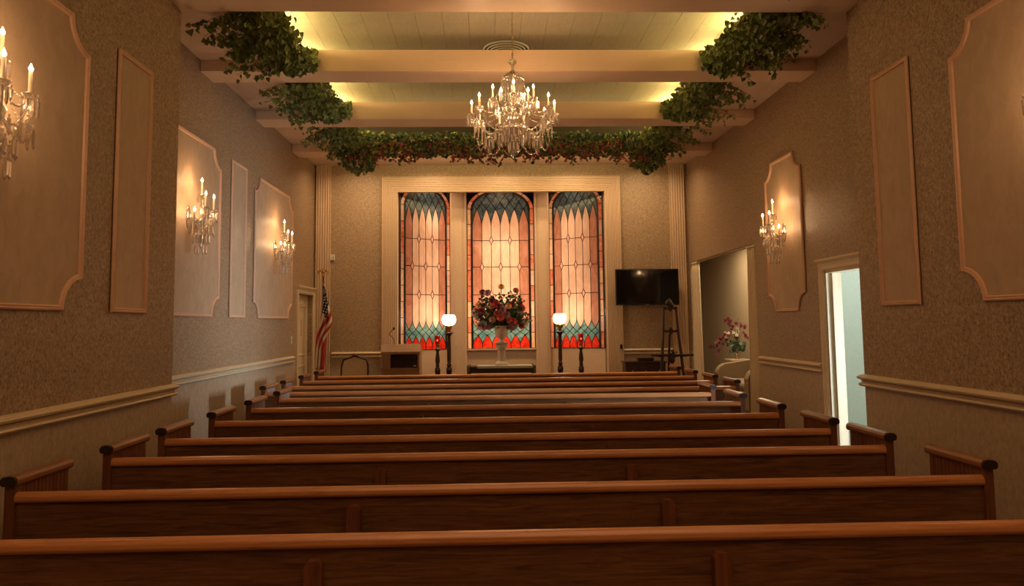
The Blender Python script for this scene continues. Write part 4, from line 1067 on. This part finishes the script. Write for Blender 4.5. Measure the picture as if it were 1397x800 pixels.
# television
t = thing('television', 'black flat television mounted on the end wall right of the windows', 'television', (2.90, 13.18, 2.25))
MB().box(-.575, .575, -.02, .03, -.325, .33).obj('cabinet', M['black'], t, bevel=.006)
MB().box(-.555, .555, -.024, -.018, -.295, .312).obj('screen', M['screen'], t)
MB().box(-.05, .02, -.026, -.02, -.315, -.308).obj('maker_badge', M['metal'], t)
b = MB(); b.box(-.15, .15, .03, .08, -.12, .12); b.box(-.05, .05, .08, .19, -.06, .06); b.obj('wall_bracket', M['metal'], t)
c_ = MB(); c_.tube([(2.42, 13.36, 2.0), (2.425, 13.365, 1.6), (2.42, 13.36, 1.2), (2.43, 13.36, .8)], .006, 6)
o = c_.obj('power_cable', M['white']); o['label'] = 'thin pale cable running down the wall below the television'; o['category'] = 'cable'
t = thing('outlet_plug', 'small dark plug on the casing below the television', 'plug', (2.43, YB - .05, 1.18))
MB().box(-.02, .02, -.03, .02, -.04, .04).obj('plug_body', M['black'], t, bevel=.004)
# easel
t = thing('easel', 'dark carved wooden display easel in front of the right pilaster', 'easel', (3.13, 12.5, 0))
for s_ in (-1, 1):
    pts_ = [(s_ * .105, 0, 1.86), (s_ * .13, -.02, 1.45), (s_ * .165, -.05, 1.02), (s_ * .25, -.11, 0)]
    MB().tube(pts_, [.022, .024, .027, .028], 8).obj('front_leg', M['dark'], t)
MB().tube([(0, .03, 1.48), (.0, .15, 1.0), (0, .36, 0)], .021, 8).obj('rear_leg', M['dark'], t)
def scroll(z, w, h, nm, y=-.02):
    top = []; k = 24
    for i in range(k + 1):
        u = -1 + 2 * i / k
        top.append((u * w, z + h * (.55 * math.exp(-(u / .22) ** 2) + .25 + .10 * cos(u * 9))))
    bot = [(-(-1 + 2 * i / k) * w, z - h * (.50 * math.exp(-((-1 + 2 * i / k) / .25) ** 2) + .22 + .12 * cos((-1 + 2 * i / k) * 11))) for i in range(k + 1)]
    return MB().prism(top + bot, lambda p, q, tt: (p, q * 0 + tt, q), y - .015, y + .012).obj(nm, M['dark'], t)
scroll(1.85, .125, .07, 'top_rail'); scroll(1.46, .14, .075, 'middle_rail', -.03)
b = MB(); b.ball((-.02, -.02, 1.94), .055, 8, 6, sx=1.2, sy=.4); b.ball((.035, -.02, 1.90), .035, 8, 5, sy=.4); b.ball((-.01, -.02, 1.99), .03, 7, 5, sy=.5); b.obj('carved_crest', M['dark'], t)
scroll(1.045, .365, .055, 'picture_ledge', -.07)
MB().box(-.35, .35, -.13, -.05, 1.055, 1.072).obj('ledge_shelf', M['dark'], t, bevel=.004)
b = MB(); b.ball((.0, -.07, .98), .05, 8, 6, sy=.4, sz=1.4); b.ball((.01, -.08, 1.12), .025, 7, 5, sz=1.5); b.tube([(.03, -.08, 1.10), (.09, -.08, 1.105)], .009, 6); b.obj('carved_drop', M['dark'], t)
# console behind easel
t = thing('console_table', 'small dark console with drawers below the television', 'console', (2.75, 12.98, 0))
MB().box(-.36, .38, -.17, .17, .90, .935).obj('console_top', M['dark'], t, bevel=.004)
b = MB(); b.box(-.34, .36, -.15, .15, .62, .90); b.obj('body', M['dark'], t)
for x0, x1 in ((-.33, -.12), (-.11, .13), (.14, .35)):
    d_ = MB().box(x0, x1, -.165, -.148, .65, .885).obj('drawer', M['dark'], t, bevel=.004); MB().ball(((x0 + x1) / 2, -.172, .77), .012, 6, 4).obj('knob', M['brass'], d_)
for sx in (-.33, .33):
    for sy in (-.14, .14): MB().tube([(sx, sy, .64), (sx, sy, 0)], [.022, .014], 8).obj('leg', M['dark'], t)
t = thing('storage_box', 'small black box standing on the dark console', 'box', (2.78, 12.95, .935))
MB().box(-.13, .13, -.09, .09, 0, .04).obj('box_body', M['black'], t, bevel=.004); MB().box(-.14, .14, -.10, .10, .04, .062).obj('box_lid', M['dark'], t, bevel=.004)

# ================================================================== CURTAINED OPENING AND SIDE ROOM
def curtain(label, y0, y1, x, ztop):
    t = thing('curtain', label, 'curtain', (x, (y0 + y1) / 2, 0), group='cream curtains at the side opening')
    b = MB(); ny, nz = 40, 14; vs = []
    for j in range(nz + 1):
        z = ztop - (ztop - .02) * j / nz
        for i in range(ny + 1):
            u = i / ny; g = .75 + .25 * (j / nz)
            yy = (u - .5) * (y1 - y0) * g; vs.append((.035 * sin(u * 2 * pi * 5) * (.6 + .4 * j / nz), yy, z))
    b.add(vs, [(j * (ny + 1) + i, j * (ny + 1) + i + 1, (j + 1) * (ny + 1) + i + 1, (j + 1) * (ny + 1) + i) for j in range(nz) for i in range(ny)], True)
    o = b.obj('drape', M['cream'], t, fixn=False); s_ = o.modifiers.new('thick', 'SOLIDIFY'); s_.thickness = .004
    MB().box(-.03, .03, -(y1 - y0) * .4, (y1 - y0) * .4, ztop - .03, ztop - .001).obj('heading', M['cream'], t)
curtain('cream pleated curtain on the near side of the side opening', 10.06, 10.46, XR + .03, 2.69)
curtain('cream pleated curtain on the far side of the side opening, beside the easel', 12.85, 13.30, XR + .03, 2.69)
o = MB().box(-.012, .012, -1.6, 1.6, -.015, .0).obj('curtain_track', M['metal']); o.location = (XR + .03, 11.68, 2.699); o['label'] = 'slim curtain track along the top of the side opening'; o['category'] = 'curtain track'
SX, SY = 4.74, 13.0
t = thing('sofa', 'beige upholstered sofa in the side room behind the pews', 'sofa', (SX, SY, 0))
MB().box(-.40, .42, -.75, .75, .10, .42).obj('base', M['sofa'], t, bevel=.04)
MB().box(.18, .44, -.78, .78, .25, .92).obj('backrest', M['sofa'], t, bevel=.09)
for s_ in (-1, 1):
    b = MB(); b.prism([(-.44, .10), (-.44, .66), (-.40, .76), (-.30, .82), (.10, .88), (.40, .90), (.40, .10)], lambda p, q, tt: (p, tt, q), s_ * .80 - .10, s_ * .80 + .10); b.obj('armrest', M['sofa'], t, bevel=.05)
for s_ in (-1, 1): MB().box(-.38, .20, s_ * .35 - .34, s_ * .35 + .34, .42, .56).obj('seat_cushion', M['sofa'], t, bevel=.05)
for x in (-.34, .36):
    for y in (-.7, .7): MB().tube([(x, y, .12), (x, y, 0)], [.03, .02], 8).obj('leg', M['dark'], t)
# pedestal, vase and orchids
OX_, OY_ = 4.95, 14.5
t = thing('plant_pedestal', 'slim pale pedestal behind the sofa carrying the orchids', 'pedestal', (OX_, OY_, 0))
MB().box(-.16, .16, -.16, .16, 0, .84).obj('column', M['trim'], t, bevel=.005); MB().box(-.19, .19, -.19, .19, .84, .87).obj('pedestal_top', M['trim'], t, bevel=.005)
t = thing('vase', 'pale glass vase holding burgundy orchids in the side room', 'vase', (OX_, OY_, .87))
MB().lathe([(.05, 0), (.055, .01), (.035, .04), (.06, .10), (.075, .17), (.06, .22), (.075, .25), (.065, .25), (.05, .21), (.02, .03)], n=18).obj('vase_body', M['crystal2'], t)
t = thing('orchid_arrangement', 'burgundy and white orchid sprays in the pale vase', 'flowers', (OX_, OY_, 1.12))
M['orchid'] = plain('orchid_burgundy', (.17, .008, .025), .5); M['orchidw'] = plain('orchid_white', (.66, .58, .48), .6)
def orch(mat):
    b = MB()
    for k in range(5):
        a = 2 * pi * k / 5; ca, sa = cos(a), sin(a)
        b.add([(0, 0, .1), (ca * .5 - sa * .35, sa * .5 + ca * .35, .15), (ca, sa, .05), (ca * .5 + sa * .35, sa * .5 - ca * .35, .15)], [(0, 1, 2, 3)])
    b.ball((0, 0, .15), .2, 6, 4); return b.mesh('orchid', mat)
om, ow = orch(M['orchid']), orch(M['orchidw'])
random.seed(3); st = MB()
for (tx, tz, mesh_, n) in ((-.62, .02, om, 8), (-.50, -.14, om, 6), (-.30, .52, om, 6), (-.12, .36, om, 4), (.22, .36, om, 5), (.30, .10, om, 5), (-.28, .20, ow, 6), (.02, .25, ow, 6), (.05, .55, None, 0), (-.42, .10, om, 5)):
    pts_ = []
    for i in range(9):
        u = i / 8; pts_.append((tx * u * .35, -tx * u * .9 * 0 - .35 * tx * u * -1 * 0, tz * u + .20 * sin(pi * u)))
    # sprays fan out along the wall as seen from the pews
    pts_ = [(p[0] * 2.2, -.04 - .10 * abs(p[0]), p[2]) for p in pts_]
    st.tube(pts_, .004, 4)
    for i in range(n):
        p = pts_[8 - i % 5]; q = Vector(p) + Vector((random.gauss(0, .03), random.gauss(0, .03), random.gauss(0, .035)))
        link_mesh('orchid_bloom', mesh_, t, Matrix.Translation(q) @ face_dir(Vector((random.gauss(-.2, .3), -1, random.gauss(0, .3))), random.uniform(.035, .048)))
st.obj('stems', M['vine'], t, kind='stuff')
lf = MB()
for _ in range(46):
    mt = Matrix.Translation((random.gauss(0, .09), random.gauss(-.03, .05), random.gauss(.04, .05))) @ rot_rand() @ Matrix.Scale(random.uniform(.06, .11), 4); lf.add([mt @ Vector(w) for w in LP], LF)
lf.obj('foliage', M['leafblue'], t, fixn=False, kind='stuff')
